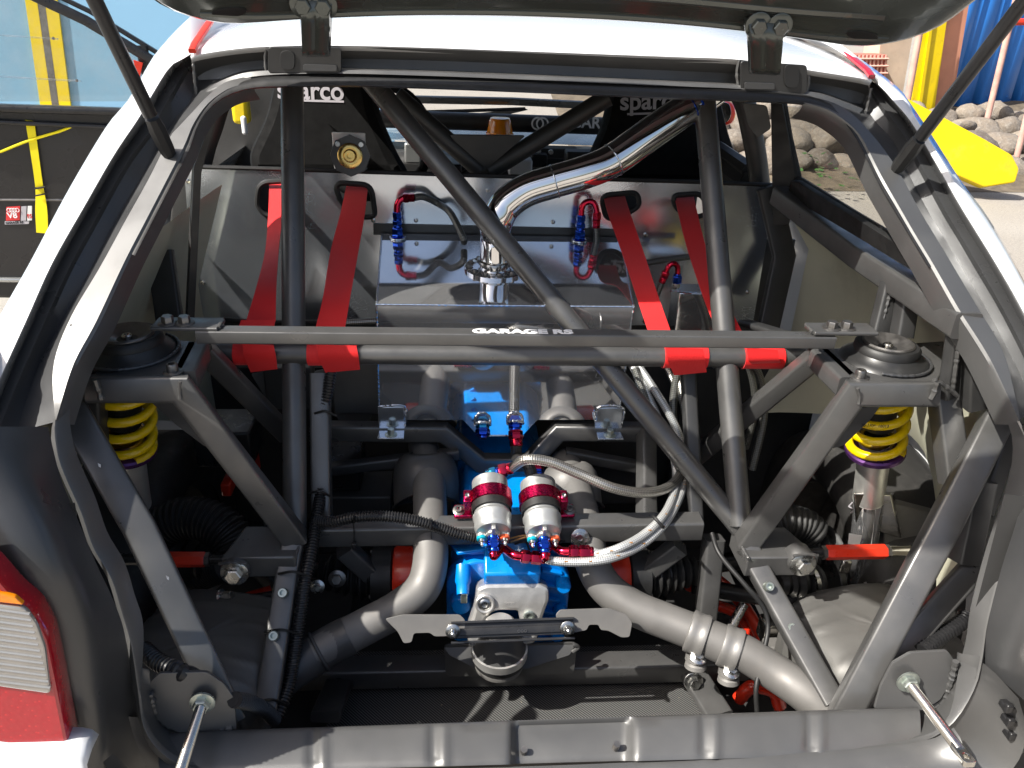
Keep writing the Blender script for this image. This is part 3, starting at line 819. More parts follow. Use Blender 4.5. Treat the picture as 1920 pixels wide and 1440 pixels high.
# --- side skins, floor, wheel arches, inner panels
for s in (-1, 1):
    prof = [(.0, .86), (.25, .865), (.9, .87), (1.5, .87), (3.4, .85)]
    zs = [(1.02, -.06), (.96, -.02), (.85, 0), (.6, 0), (.35, -.02)]
    rl = [[V((CX + s*(w+dz), y-.03, z)) for y, w in prof] for z, dz in zs]
    pn = part('side_panel', loft(rl, 30), 'white', sharp=60)
    part('shoulder_panel', loft([[V((CX+s*.80, y, 1.02)) for y in (.0, .3, .6, .95)], [V((CX+s*(.70+.03*k), .22+.26*k, 1.075)) for k in range(4)]], 12), 'white', pn)
    if s > 0:
        rl = [[at(1478, 395, .98), at(1520, 400, .93), at(1600, 470, .75), at(1700, 540, .55), at(1790, 600, .36)],
              [V((.70, .98, 1.0)), V((.73, .93, 1.0)), V((.745, .75, .98)), V((.745, .55, .98)), V((.72, .33, 1.0))],
              [V((.70, .98, .8)), V((.76, .9, .8)), V((.79, .75, .8)), V((.79, .55, .8)), V((.74, .30, .85))],
              [V((.60, .98, .5)), V((.62, .9, .62)), V((.84, .75, .68)), V((.84, .55, .68)), V((.74, .27, .5))]]
        part('inner_quarter', loft(rl, 30, spl=4), 'cream', sharp=60, label='bare cream inner quarter panel')
    else:
        rl = [[V((-.58, .98, 1.12)), V((-.62, .75, 1.1)), V((-.62, .55, 1.1)), V((-.60, .3, 1.09))], [V((-.66, .98, .9)), V((-.71, .75, .9)), V((-.71, .55, .9)), V((-.70, .3, .9))], [V((-.66, .98, .55)), V((-.78, .75, .68)), V((-.78, .55, .68)), V((-.70, .27, .5))]]
        part('inner_quarter', loft(rl, 30, spl=4), 'cream', sharp=60, label='bare cream inner quarter panel')
    part('arch_liner', box((CX+s*.60, .985, .43), (.34, .02, .54)), 'under')
    part('rear_corner_wall', loft([[V((CX+s*.57, .10, .95)), V((CX+s*.60, .10, .7)), V((CX+s*.60, .10, .3))], [V((CX+s*.83, .04, .95)), V((CX+s*.83, .04, .7)), V((CX+s*.83, .04, .3))]], 8), 'under')
part('undertray', box((CX, 1.6, .165), (1.6, 3.0, .01)), 'under')
fl = part('boot_floor', box((CX, .28, .295), (.72, .42, .008)), 'carbon', label='woven carbon fibre floor panel')
part('floor_side', box((CX-.45, .45, .25), (.18, .8, .01)), 'under', fl); part('floor_side', box((CX+.45, .45, .25), (.18, .8, .01)), 'under', fl)
part('rear_valance_inner', box((CX, .10, .33), (1.2, .01, .34)), 'under', sill)
# rear wheels
for s in (-1, 1):
    c_ = V((CX + s*.785, .69, .325)); ax = V((s, 0, 0))
    ty = lathe(c_ - ax*.105, ax, [(.01, .215), (.0, .23), (-.004, .265), (.004, .298), (.02, .318), (.045, .325), (.165, .325), (.19, .318), (.205, .298), (.212, .265), (.208, .23), (.2, .215)], 64, cap=False)
    wh = part('wheel', ty, 'tyre', label='black rear tyre')
    part('rim', lathe(c_ - ax*.1, ax, [(.01, .222), (.03, .20), (.12, .195), (.13, .07), (.16, .06), (.19, .2), (.2, .222)], 40, cap=False), 'boltgrey', wh)
    if s > 0:
        for txt, a0, rr in (('N', 118, .285), ('24', 150, .285), ('N', 132, .27)):
            a = rad(a0); e = V((0, math.cos(a), math.sin(a)))
            part('tyre_mark', text(txt, .028, c_ + V((-.112, e.y*rr, e.z*rr)), V((0, -math.sin(a), math.cos(a)))*-1, e, .0004), 'printgrey', wh)
# ------------------------------------------------------------------ roll cage (round tube)
def stay(Y0, py): return Y0
BL = [at(548, 178, .855), at(553, 1000, .43)]
BR = [at(1321, 186, .855), at(1388, 985, .43)]
def ext(a, b, t): return a + (b-a).normalized()*t
cage = part('roll_cage', tube([ext(BL[0], BL[1], -.12), BL[1]], .0205, 28), 'cage', label='charcoal tubular roll cage, two stays and a long diagonal')
part('stay', tube([ext(BR[0], BR[1], -.12), BR[1]], .0205, 28), 'cage', cage)
DG = [at(720, 182, .855), at(1398, 1002, .43)]
part('diagonal', tube([ext(DG[0], DG[1], -.05), DG[1]], .0195, 28), 'cage', cage)
HB = [at(372, 661, .585), at(1560, 671, .585)]
part('harness_bar', tube(HB, .0185, 28), 'cage', cage)
def onl(L, t): return L[0].lerp(L[1], t)
def near(L, x):                                 # point of a tube axis nearest to screen column / row, by world height
    return min((onl(L, k/200) for k in range(201)), key=lambda p: (p-x).length)
for L_, q in ((BL, at(552, 655, .585)), (BR, at(1365, 668, .585)), (DG, at(1118, 663, .585))):
    c_ = near(L_, q)
    for sg in (-1, 1):
        a = c_ + V((sg*.0215, 0, 0))
        part('weld_bead', weld(ringp(a, (1, 0, 0), .0195, 14), .0028), 'cage', cage)
# main hoop, its V brace and centre gusset
for a, b in (((742, 178), (900, 318)), ((1140, 182), (918, 320))):
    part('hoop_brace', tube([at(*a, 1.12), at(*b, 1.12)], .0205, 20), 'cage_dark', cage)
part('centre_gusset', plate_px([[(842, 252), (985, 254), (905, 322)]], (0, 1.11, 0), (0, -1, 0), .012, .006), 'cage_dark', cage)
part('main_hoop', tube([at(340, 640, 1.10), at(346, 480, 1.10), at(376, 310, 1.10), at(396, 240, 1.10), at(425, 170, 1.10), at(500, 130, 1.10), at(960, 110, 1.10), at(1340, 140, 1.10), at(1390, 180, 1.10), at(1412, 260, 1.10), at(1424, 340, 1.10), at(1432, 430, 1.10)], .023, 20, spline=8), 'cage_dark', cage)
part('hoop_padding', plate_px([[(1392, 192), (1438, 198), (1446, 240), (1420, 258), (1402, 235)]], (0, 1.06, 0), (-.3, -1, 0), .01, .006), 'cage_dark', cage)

# ------------------------------------------------------------------ welded box frame
def fb(P, w=.04, h=None, up=(0, 0, 1), c=.005, mat='cage', label=None):
    return part('frame_tube', bar(P, w, h, up, c), mat, label=label)
def wq(P, r=.003): part('weld_bead', weld(P, r), 'cage', TW)
TWS = {}
def tower(s):
    global TW
    if s < 0:
        cap = at(235, 618, .42); fl, fr, bk = at(178, 704, .335), at(335, 712, .335), at(369, 640, .46); bl = at(190, 640, .50)
    else:
        cap = at(1668, 636, .42); fl, fr, bk = at(1757, 713, .335), at(1605, 724, .335), at(1537, 662, .46); bl = at(1790, 650, .50)
    zt = (fl.z+fr.z)/2
    q = [V((p.x, p.y, zt)) for p in (fl, fr, bk, bl)]
    mid = (q[0]+q[2])/2
    pl = MB(); dn = V((0, 0, -.006))
    o_ = [0, 1, 2, 3] if s < 0 else [1, 0, 3, 2]
    hexa([q[k] + dn for k in o_] + [q[k] for k in o_], pl)
    TW = part('strut_tower', pl, 'cage_dark' if False else 'cage', bevel=.002, label='black strut tower plate with a domed top mount')
    c_ = V((cap.x, cap.y, zt))
    h = cap.z - zt - .014
    part('dome', lathe(c_, (0, 0, 1), [(-.002, .070), (.002, .068), (.007, .061), (h*.55, .053), (h*.9, .049), (h, .047)], 40), 'dome_black', TW)
    part('rubber_ring', lathe(c_ + V((0, 0, h-.008)), (0, 0, 1), [(0, .049), (.003, .051), (.011, .050), (.015, .046), (.0155, .040), (.008, .038)], 40, cap=False), 'rubber', TW)
    cp = part('top_cap', lathe(c_ + V((0, 0, h-.004)), (0, 0, 1), [(0, .040), (.013, .040), (.0150, .0375), (.0135, .034), (.006, .018), (.003, .013)], 40), 'boltgrey', TW)
    part('cap_nut', lathe(c_ + V((0, 0, h-.003)), (0, 0, 1), [(0, .008), (.008, .008), (.010, .006), (.010, .0035), (.006, .003)], 12), 'steel', TW)
    # cracked paint sealer round the dome
    part('sealer_bead', weld(ringp(c_ + V((0, 0, .004)), (0, 0, 1), .069, 30, rad(150), rad(330)), .0028), 'blackpaint', TW)
    bo = q[1].lerp(q[0], .12).lerp(q[2], .1)
    bolt(bo + V((0, .006, 0)), (0, 0, 1), .0085, .012, TW, 'boltgrey', socket=True)
    # box tubes under the plate
    dz = V((0, 0, -.017))
    a, b, c2, d2 = [p + dz for p in q]
    TWS[s] = (a, b, c2, d2, c_)
    return TW
twL = tower(-1); twR = tower(1)
aL, bL, cL, dL, capL = TWS[-1]; aR, bR, cR, dR, capR = TWS[1]
nL = at(556, 1012, .40); nR = at(1399, 1018, .40)
# front tube of each tower bends down to the node
fb([aL + V((-.01, 0, 0)), bL + V((0, 0, -.0)), nL], .038, up=(0, -1, .35), label='box tube running from the left tower down to the node')
fb([aR + V((.0, 0, 0)), bR, nR], .038, up=(0, -1, .35), label='box tube running from the right tower down to the node')
# top side tubes of each tower
fb([bL + V((0, .02, 0)), cL], .034); fb([bR + V((0, .02, 0)), cR], .034)
# rear inner braces
fb([at(378, 652, .50), at(535, 812, .64)], .033, up=(0, -1, .5)); fb([at(1532, 668, .50), at(1290, 868, .66)], .033, up=(0, -1, .5))
# legs at the outer side of the towers
fb([at(168, 700, .37), at(176, 860, .37)], .036, up=(0, -1, 0), mat='cage_dark')
fb([at(1766, 722, .365), at(1790, 905, .30)], .038, up=(0, -1, 0))
TW = twL; wq([at(178, 712, .312), at(186, 735, .312), at(190, 748, .312)], .0045)
TW = twR; wq([at(1757, 716, .312), at(1752, 735, .312), at(1745, 748, .312)], .0045); wq([at(1752, 712, .315), at(1778, 728, .315), at(1795, 742, .315)], .004)
wq([at(1608, 728, .314), at(1612, 745, .314), at(1610, 757, .314)], .0028)
TW = twL; wq([at(337, 715, .314), at(336, 730, .314), at(338, 748, .314)], .0028)
# gussets below the towers
part('gusset', plate_px([[(275, 745), (352, 752), (374, 790), (400, 838), (384, 836), (330, 795)]], at(340, 790, .375), (0, -1, .1), .004, .004), 'cage', twL)
part('gusset', plate_px([[(1610, 765), (1652, 757), (1632, 785), (1582, 834), (1552, 842)]], at(1610, 790, .375), (0, -1, .1), .004, .004), 'cage', twR)
# big outer tubes down to the sill corners
fb([at(120, 742, .34), at(262, 990, .21), at(432, 1350, .112)], .041, up=(.5, -1, .5), label='long box tube sloping to the left sill corner')
fb([at(1895, 735, .34), at(1766, 990, .19), at(1577, 1350, .108)], .041, up=(-.5, -1, .5), label='long box tube sloping to the right sill corner')
# chips of bare metal on the left tube edge
for x, y in ((186, 872), (314, 1083)):
    part('paint_chip', plate_px([[(x-3, y-4), (x+3, y-1), (x+3, y+5), (x-1, y+3)]], at(x, y, .255 if x < 200 else .165) + V((0, -.006, .003)), (.2, -1, .5), .001), 'printwhite', car)
# secondary right side tubes
fb([at(1838, 900, .26), at(1806, 1052, .22)], .036, up=(0, -1, 0)); fb([at(1836, 1052, .22), at(1668, 1238, .14)], .036, .026, up=(-.5, -1, .6))
fb([at(1895, 790, .32), at(1838, 960, .25)], .030, up=(0, -1, 0), mat='cage_dark')
# node boxes with the big bolts
for s, pts, bc, n_ in ((-1, ((417, 1018), (556, 1012)), (440, 1074), nL), (1, ((1533, 1012), (1398, 1018)), (1505, 1058), nR)):
    a = at(pts[0][0], pts[0][1]+22, .365); b = at(pts[1][0], pts[1][1]+24, .365)
    zt, zb = (a.z+b.z)/2, (a.z+b.z)/2 - .042
    x0, x1 = sorted((a.x, b.x))
    xx = [x0, x1]
    nd = part('node_bracket', hexa([V((x0, .355, zb)), V((x1, .355, zb)), V((x1, .44, zb)), V((x0, .44, zb)), V((x0 + (0 if s < 0 else 0), .355, zt)), V((x1 - (.0 if s < 0 else .0), .355, zt)), V((x1 - (0 if s < 0 else .03), .44, zt)), V((x0 + (.02 if s < 0 else 0), .44, zt))]), 'cage', bevel=.003, label='welded node box with a large bolt')
    bp = at(bc[0], bc[1], .346)
    bolt(bp, (0, -1, .1), .0138, .012, nd, 'zinc')
    part('bushing', lathe(bp + V((0, .03, 0)), (0, -1, 0), [(0, .024), (.026, .024), (.0285, .022)], 24), 'cage', nd)
    part('weld_bead', weld([V((x1 if s < 0 else x0, .352, zt+.001)), V((x1 if s < 0 else x0, .40, zt+.002)), V((x1-.02 if s < 0 else x0+.02, .43, zt+.002))], .0032), 'cage', nd)
    part('weld_bead', weld([bp + V((-.022, -.002, .021)), bp + V((.0, -.002, .0235)), bp + V((.022, -.002, .021))], .003), 'cage', nd)
    # ball joint peeking over the box
    part('rod_end', lathe(V(((x0+x1)/2, .452, zt)), (0, 0, 1), [(-.01, .012), (.006, .012), (.012, .009), (.014, .004)], 14), 'zinc', nd)
lowL = fb([at(549, 1022, .392), at(541, 1066, .366), at(500, 1330, .20)], .036, .034, up=(0, -1, .5)); lowR = fb([at(1402, 1026, .392), at(1420, 1066, .366), at(1562, 1318, .17)], .036, .034, up=(0, -1, .5))
for x, y, yy, pr in ((532, 1112, .318, lowL), (515, 1192, .268, lowL), (1439, 1100, .322, lowR), (1481, 1177, .272, lowR)):
    bolt(at(x, y, yy), (0, -.72, .7), .0085, .013, pr, 'zinc_green', False, True, 'cap_screw')
# lower cross bar, inner posts, the tank cradle
fb([at(596, 998, .455), at(1312, 986, .455)], .040, label='box cross bar carrying the fuel pumps')
fb([at(600, 700, .60), at(604, 990, .465)], .034, up=(0, -1, 0)); fb([at(1212, 805, .69), at(1212, 985, .47)], .032, up=(0, -1, 0)); fb([at(1290, 700, .62), at(1305, 985, .47)], .026, up=(0, -1, 0), mat='cage_dark')
CY = .695
cr = fb([at(612, 808, CY), at(832, 810, CY), at(902, 868, CY), at(992, 868, CY), at(1048, 808, CY), at(1225, 810, CY)], .030, .036, up=(0, 0, 1), label='dipped box cradle under the fuel tank')
fb([at(645, 1028, .47), at(768, 1140, .49)], .034, up=(0, -1, .2)); fb([at(1275, 1022, .47), at(1150, 1118, .49)], .034, up=(0, -1, .2))
fb([at(1338, 1008, .46), at(1322, 1165, .42)], .036, up=(0, -1, 0))
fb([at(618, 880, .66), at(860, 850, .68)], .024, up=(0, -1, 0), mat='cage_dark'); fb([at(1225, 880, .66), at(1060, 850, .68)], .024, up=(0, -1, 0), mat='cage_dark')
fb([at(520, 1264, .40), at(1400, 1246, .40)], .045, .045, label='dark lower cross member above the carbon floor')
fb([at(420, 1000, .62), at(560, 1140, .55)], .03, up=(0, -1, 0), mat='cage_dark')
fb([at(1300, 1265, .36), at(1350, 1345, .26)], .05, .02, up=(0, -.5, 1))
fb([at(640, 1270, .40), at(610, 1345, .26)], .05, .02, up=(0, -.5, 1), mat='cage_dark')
# mount pan on the lower member
pan = part('mount_pan', plate_px([[(832, 1212), (1080, 1206), (1068, 1228), (988, 1254), (896, 1256), (842, 1228)]], at(950, 1230, .365), (0, -.8, .6), .005, .004), 'cage')
part('pan_skirt', plate_px([[(832, 1208), (1082, 1204), (1076, 1262), (836, 1268)]], at(950, 1240, .372), (0, -1, .1), .004, .01), 'cage', pan)
part('weld_bead', weld([at(1075, 1208, .36), at(1085, 1213, .36), at(1074, 1222, .36)], .004), 'cage', pan)
# side rail over the right quarter and legs
fb([at(1462, 366, .96), at(1612, 480, .66), at(1812, 612, .32)], .040, up=(0, 0, 1), label='box rail under the right quarter window')
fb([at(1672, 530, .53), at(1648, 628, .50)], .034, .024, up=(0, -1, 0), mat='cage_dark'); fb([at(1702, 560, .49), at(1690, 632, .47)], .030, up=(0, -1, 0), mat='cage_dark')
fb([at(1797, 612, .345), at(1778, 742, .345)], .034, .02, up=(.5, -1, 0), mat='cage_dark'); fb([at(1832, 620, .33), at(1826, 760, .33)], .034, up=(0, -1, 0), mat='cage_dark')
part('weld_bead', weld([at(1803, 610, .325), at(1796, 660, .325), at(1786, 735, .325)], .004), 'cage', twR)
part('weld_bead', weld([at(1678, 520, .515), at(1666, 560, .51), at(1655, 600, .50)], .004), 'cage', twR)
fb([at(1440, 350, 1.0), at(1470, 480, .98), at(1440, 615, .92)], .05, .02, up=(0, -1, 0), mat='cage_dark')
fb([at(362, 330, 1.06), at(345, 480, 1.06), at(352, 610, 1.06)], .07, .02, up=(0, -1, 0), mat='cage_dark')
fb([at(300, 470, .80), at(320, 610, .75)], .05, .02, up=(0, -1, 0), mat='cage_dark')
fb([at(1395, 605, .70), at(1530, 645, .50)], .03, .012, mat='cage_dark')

# ------------------------------------------------------------------ strut brace
SB = [at(372, 627, .415), at(1560, 638, .415)]
u_ = (SB[1]-SB[0]).normalized()
brace = part('strut_brace', bar(SB, .026, .020, (0, 0, 1), .0022), 'cage', label='flat black strut brace lettered in white')
for (x0, y0), (x1, y1), bl in (((290, 606), (415, 614), ((311, 604), (343, 604))), ((1515, 628), (1632, 632), ((1573, 622), (1601, 622)))):
    a = at(x0, y0, .425); b = at(x1, y1, .425); zt = SB[0].lerp(SB[1], .5).z + .0135
    a.z = b.z = zt
    part('end_plate', bar([a, b], .042, .006, (0, 0, 1), .002), 'cage', brace, bevel=.001)
    for bx, by in bl:
        p = atz(bx, by+6, zt + .003); bolt(V((p.x, .422, zt+.003)), (0, 0, 1), .0088, .010, brace, 'boltgrey')
    e_ = b if x0 < 900 else a
    part('weld_bead', weld([e_ + V((0, -.014, .0)), e_ + V((0, 0, .001)), e_ + V((0, .014, .0))], .0035), 'cage', brace)
tx = atz(886, 627, SB[0].lerp(SB[1], .5).z + .0103); zc = SB[0].lerp(SB[1], .44).z + .0103
part('lettering', text('GARAGE RS', .0215, V((tx.x, .4075, zc)), u_, V((0, 1, 0)), .0002, .0011, 1.36), 'printwhite', brace)

# ------------------------------------------------------------------ lower corner plates with pull rods
for s, poly, root, tip in ((-1, ((280, 1312), (284, 1275), (300, 1260), (388, 1258), (420, 1280), (440, 1308), (444, 1366), (335, 1372), (300, 1352)), (380, 1316), (333, 1462)),
                           (1, ((1638, 1328), (1650, 1285), (1672, 1242), (1706, 1222), (1775, 1218), (1790, 1240), (1788, 1265), (1762, 1310), (1730, 1330)), (1702, 1277), (1800, 1408))):
    cp = part('corner_plate', plate_px([poly], at(*root, .085), (-s*.12, -1, .25), .005, .004), 'bodygrey', label='grey corner plate with a hatch pin')
    a = at(*root, .078); b = at(*tip, -.045); d = (b-a).normalized()
    part('washer_nut', lathe(a, d, [(0, .0165), (.003, .0165), (.004, .012)], 24, lathe(a, d, [(.003, .0115), (.011, .0115), (.013, .010)], 6, flat=True)), 'zinc_green', cp)
    L_ = (b-a).length
    P = resample([a, b], 120)
    rodm = tube(P, [.0068*(1+(.05 if k % 2 else -.05)) for k in range(120)], 14)
    part('hatch_pin', rodm, 'steel', cp)
    if s > 0:
        sd_ = d.cross(V((0, 0, 1))).normalized(); n2 = sd_.cross(d)
        mb = plate2([rounded([(-.007, -.012), (.007, -.012), (.0085, .022), (-.0085, .022)], .005), [(.0035*math.cos(k*.5236), .012+.0045*math.sin(k*.5236)) for k in range(12)]], .009, b, sd_, d, .001)
        part('pin_eye', mb, 'steel', cp)
    wp = ((282, 1300), (292, 1335), (312, 1358), (345, 1368), (400, 1370), (436, 1365)) if s < 0 else ((1792, 1240), (1784, 1275), (1768, 1308), (1745, 1328))
    part('weld_bead', weld([at(x, y, .076) for x, y in wp], .0045), 'bodygrey', cp)
# ------------------------------------------------------------------ aluminium bulkhead
BY = 1.04
def xz(px, py): p = at(px, py, BY); return (p.x, p.z)
holes = [((486, 342), (548, 338), (560, 408), (498, 404), (482, 385)), ((626, 342), (696, 346), (704, 405), (680, 408), (642, 385)), ((1126, 366), (1194, 360), (1200, 385), (1158, 412), (1136, 408)), ((1260, 366), (1318, 362), (1326, 402), (1296, 408), (1268, 392))]
outl = [xz(346, 314), xz(560, 320), xz(960, 333), xz(1280, 342), xz(1454, 349), xz(1412, 604), xz(1100, 612), xz(700, 606), xz(366, 598), xz(356, 470)]
hl = [rounded([xz(*p) for p in h], .022, 5) for h in holes]
bh = part('bulkhead', plate2([outl] + hl, .003, V((0, BY, 0)), V((1, 0, 0)), V((0, 0, 1)), .0004), 'alu_sheet', label='scuffed aluminium bulkhead sheet with strap holes')
part('edge_trim', tube([V((p[0], BY, p[1]+.002)) for p in outl[:5]], .005, 8), 'rubber', bh)
for h in hl:
    pts = [V((p[0], BY-.002, p[1])) for p in h]; part('hole_trim', tube(pts + [pts[0], pts[1]], .006, 8), 'rubber', bh)
for x, y in ((352, 340), (380, 530), (780, 413), (1037, 416), (1035, 446), (1439, 367), (1402, 548), (915, 357), (700, 413), (1210, 440)):
    part('rivet', lathe(at(x, y, BY-.0016), (0, -1, 0), [(0, .005), (.002, .0048), (.003, .0025), (.0015, .0015)], 12), 'steel', bh)
part('lower_bulkhead', box((CX, BY+.02, .60), (1.34, .01, .80)), 'exhaust_dark', bh)
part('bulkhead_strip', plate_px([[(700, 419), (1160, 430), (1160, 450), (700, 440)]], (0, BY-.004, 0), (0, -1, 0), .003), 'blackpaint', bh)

# ------------------------------------------------------------------ fuel tank
TY = .645
tf = [at(706, 570, TY), at(1188, 576, TY)]
zt = (tf[0].z+tf[1].z)/2
x0, x1 = tf[0].x, tf[1].x
TB = TY+.044
zb0 = at(950, 788, TB).z; yb = BY - .012
xbl, xbr = at(716, 437, yb).x, at(1162, 446, yb).x; zbk = at(940, 441, yb).z
zdip = at(950, 818, TB+.004).z
xa, xb_, xc, xd = at(868, 788, TB).x, at(895, 818, TB).x, at(982, 818, TB).x, at(1008, 788, TB).x
YD = TB + .044*(zb0-zdip)/(zt-zb0)
front = [V((x0, TY, zt)), V((x1, TY, zt)), V((x1+.006, TB, zb0)), V((xd, TB, zb0)), V((xc, YD, zdip)), V((xb_, YD, zdip)), V((xa, TB, zb0)), V((x0-.010, TB, zb0))]
back = [V((xbl, yb, zbk)), V((xbr, yb, zbk))] + [V((p.x, yb-.02, p.z)) for p in front[2:]]
n = len(front)
mb = MB().add(front + back, [tuple(range(n))] + [tuple(n+k for k in range(n))[::-1]] + [((k+1) % n, k, n+k, n+(k+1) % n) for k in range(n)])
tank = part('fuel_tank', mb, 'alu_polish', bevel=.0015, label='polished welded aluminium fuel tank')
for a, b in ((front[0], front[1]), (front[0], front[7]), (front[1], front[2]), (front[5], front[4]), (front[0], back[0]), (front[1], back[1])):
    part('weld_bead', weld([a, b], .0022), 'alu_sheet', tank)
# mounting brackets
for x, y in ((734, 780), (1142, 782)):
    p = at(x, y+4, TB-.006)
    part('bracket', box(p, (.052, .004, .052)), 'alu_sheet', tank, bevel=.001)
    q = V((p.x, TB-.024, p.z-.027)); part('bracket', box(q, (.052, .034, .004)), 'alu_sheet', tank, bevel=.001)
    bolt(q + V((0, -.004, .002)), (0, 0, 1), .0075, .012, tank, 'zinc_green')
    part('weld_bead', weld([p + V((-.026, 0, -.02)), p + V((-.026, 0, .026)), p + V((.026, 0, .026)), p + V((.026, 0, -.02))] if x > 900 else [p + V((.026, 0, -.02)), p + V((.026, 0, .026)), p + V((-.026, 0, .026))], .0028), 'alu_sheet', tank)
def topz(y): return zt + (zbk-zt)*(y-TY)/(yb-TY)
def ontop(px, py):
    P0 = V((0, TY, zt)); N_ = V((0, -(zbk-zt), yb-TY)).normalized(); return atp(px, py, P0, N_)
TN = V((0, -(zbk-zt), yb-TY)).normalized()
# AN fitting stacks: hex and round collars along a line
def stack(p, d, segs, par, name='fitting'):
    p = V(p); d = V(d).normalized(); o = None
    for (l, r, mt, hx) in segs:
        prof = [(0, r*.93), (min(l*.18, .002), r), (l-min(l*.18, .002), r), (l, r*.93)]
        part(name, lathe(p, d, prof, 6 if hx else 18, flat=bool(hx)), mt, par); p = p + d*l
    return p
def bend(P, r, mt, par, name='elbow'): return part(name, tube(P, r, 14, spline=8), mt, par)
# top left outlet
p = ontop(746, 447)
part('weld_ring', weld(ringp(p + TN*.002, TN, .016, 24), .003), 'alu_sheet', tank)
e = stack(p, (0, 0, 1), [(.004, .0155, 'an_blue', 0), (.020, .0125, 'an_blue', 1), (.007, .009, 'an_blue', 0), (.010, .0115, 'an_blue', 1), (.004, .009, 'an_blue', 0), (.014, .0105, 'an_blue', 1)], tank)
q = e + V((.016, 0, .030))
bend([e, e + V((.001, 0, .014)), e + V((.006, 0, .024)), q], .0072, 'an_red', tank)
q2 = stack(q - V((.002, 0, 0)), (1, .05, .05), [(.012, .0105, 'an_red', 1), (.012, .0095, 'an_red', 1)], tank)
part('breather_hose', tube([q2, q2 + V((.02, .01, -.001)), q2 + V((.05, .03, -.02)), at(845, 400, .98), at(868, 445, .93), at(862, 480, .86), at(845, 520, .80)][:5] + [ontop(870, 462) + TN*.01], .0075, 14, spline=10), 'braid_grey', tank)
# top right outlet
p = ontop(1086, 452)
part('weld_ring', weld(ringp(p + TN*.002, TN, .016, 24), .003), 'alu_sheet', tank)
e = stack(p, (0, 0, 1), [(.004, .0155, 'an_blue', 0), (.020, .0125, 'an_blue', 1), (.007, .009, 'an_blue', 0), (.010, .0115, 'an_blue', 1), (.004, .009, 'an_blue', 0), (.014, .0105, 'an_blue', 1)], tank)
bend([e, e + V((0, 0, .016)), e + V((.006, 0, .026)), e + V((.016, 0, .030)), e + V((.026, 0, .026)), e + V((.032, 0, .014)), e + V((.034, 0, .004))], .0068, 'an_red', tank)
q2 = stack(e + V((.034, 0, .006)), (.03, 0, -1), [(.016, .0105, 'an_red', 1), (.018, .0095, 'an_red', 1)], tank)
part('breather_hose', tube([q2, q2 + V((.004, 0, -.03)), q2 + V((.01, 0, -.055)), at(1150, 500, .92), at(1240, 488, .94), at(1300, 480, .96)], .007, 14, spline=10), 'braid_grey', tank)
# filler neck flange and pipe
fc = ontop(928, 505)
fn = part('filler_flange', lathe(fc, TN, [(-.001, .062), (.005, .062), (.006, .060), (.006, .03)], 48), 'alu_polish', tank)
for k in range(12):
    a = rad(30*k+8); X_ = V((1, 0, 0)); Y_ = TN.cross(X_)
    bolt(fc + TN*.006 + X_*(.052*math.cos(a)) + Y_*(.052*math.sin(a)), TN, .0048, .005, tank, 'boltgrey')
fp = [fc + TN*.004, fc + V((0, 0, .07)), at(930, 420, .79), at(948, 385, .795), at(985, 358, .80), at(1040, 340, .80), at(1100, 322, .80), at(1150, 300, .81), at(1220, 250, .83), at(1300, 195, .86), at(1380, 140, .92)]
filler = part('filler_pipe', tube(fp, .031, 28, spline=10), 'chrome', label='polished bent filler pipe rising from the tank')
part('clamp', lathe(fc + TN*.014, TN, [(0, .032), (.001, .0355), (.007, .0355), (.008, .032)], 32), 'steel', filler)
for i in (4,):
    d = (fp[i+1]-fp[i-1]).normalized()
for i in (5, 7):
    d = (fp[i+1]-fp[i-1]).normalized(); part('weld_bead', weld(ringp(fp[i], d, .0313, 30), .0016), 'alu_sheet', filler)
d = (fp[9]-fp[8]).normalized()
for k, c_ in enumerate((fp[8].lerp(fp[9], .86), fp[8].lerp(fp[9], 1.02))):
    part('blue_clip', tube(ringp(c_, d, .032, 20), .002, 6), 'an_blue', filler)
# drain plug and main outlet on the tank front
p = at(905, 794, TB-.002)
part('weld_ring', weld(ringp(p + V((0, -.003, 0)), (0, -.7, -.7), .0155, 24), .0035), 'alu_sheet', tank)
stack(p, (0, -.75, -.66), [(.012, .0135, 'an_ltblue', 1), (.014, .0150, 'an_blue', 1), (.006, .0085, 'an_blue', 0)], tank, 'drain_plug')
p = at(966, 792, TB-.002)
part('weld_ring', weld(ringp(p + V((0, -.003, 0)), (0, -.7, -.7), .0155, 24), .0035), 'alu_sheet', tank)
e = stack(p, (.02, -.62, -.72), [(.012, .0135, 'an_blue', 1), (.005, .011, 'an_blue', 0), (.018, .0150, 'an_red', 1), (.014, .0135, 'an_red', 0)], tank)
pump_top2 = at(997, 893, .495)
hose = part('outlet_hose', tube([e - V((0, -.002, -.002)), e + V((.002, -.012, -.022)), at(985, 868, .53), pump_top2 + V((-.004, .006, .012)), pump_top2], .0115, 16, spline=10), 'braid_black', label='short black hose from tank to pump')

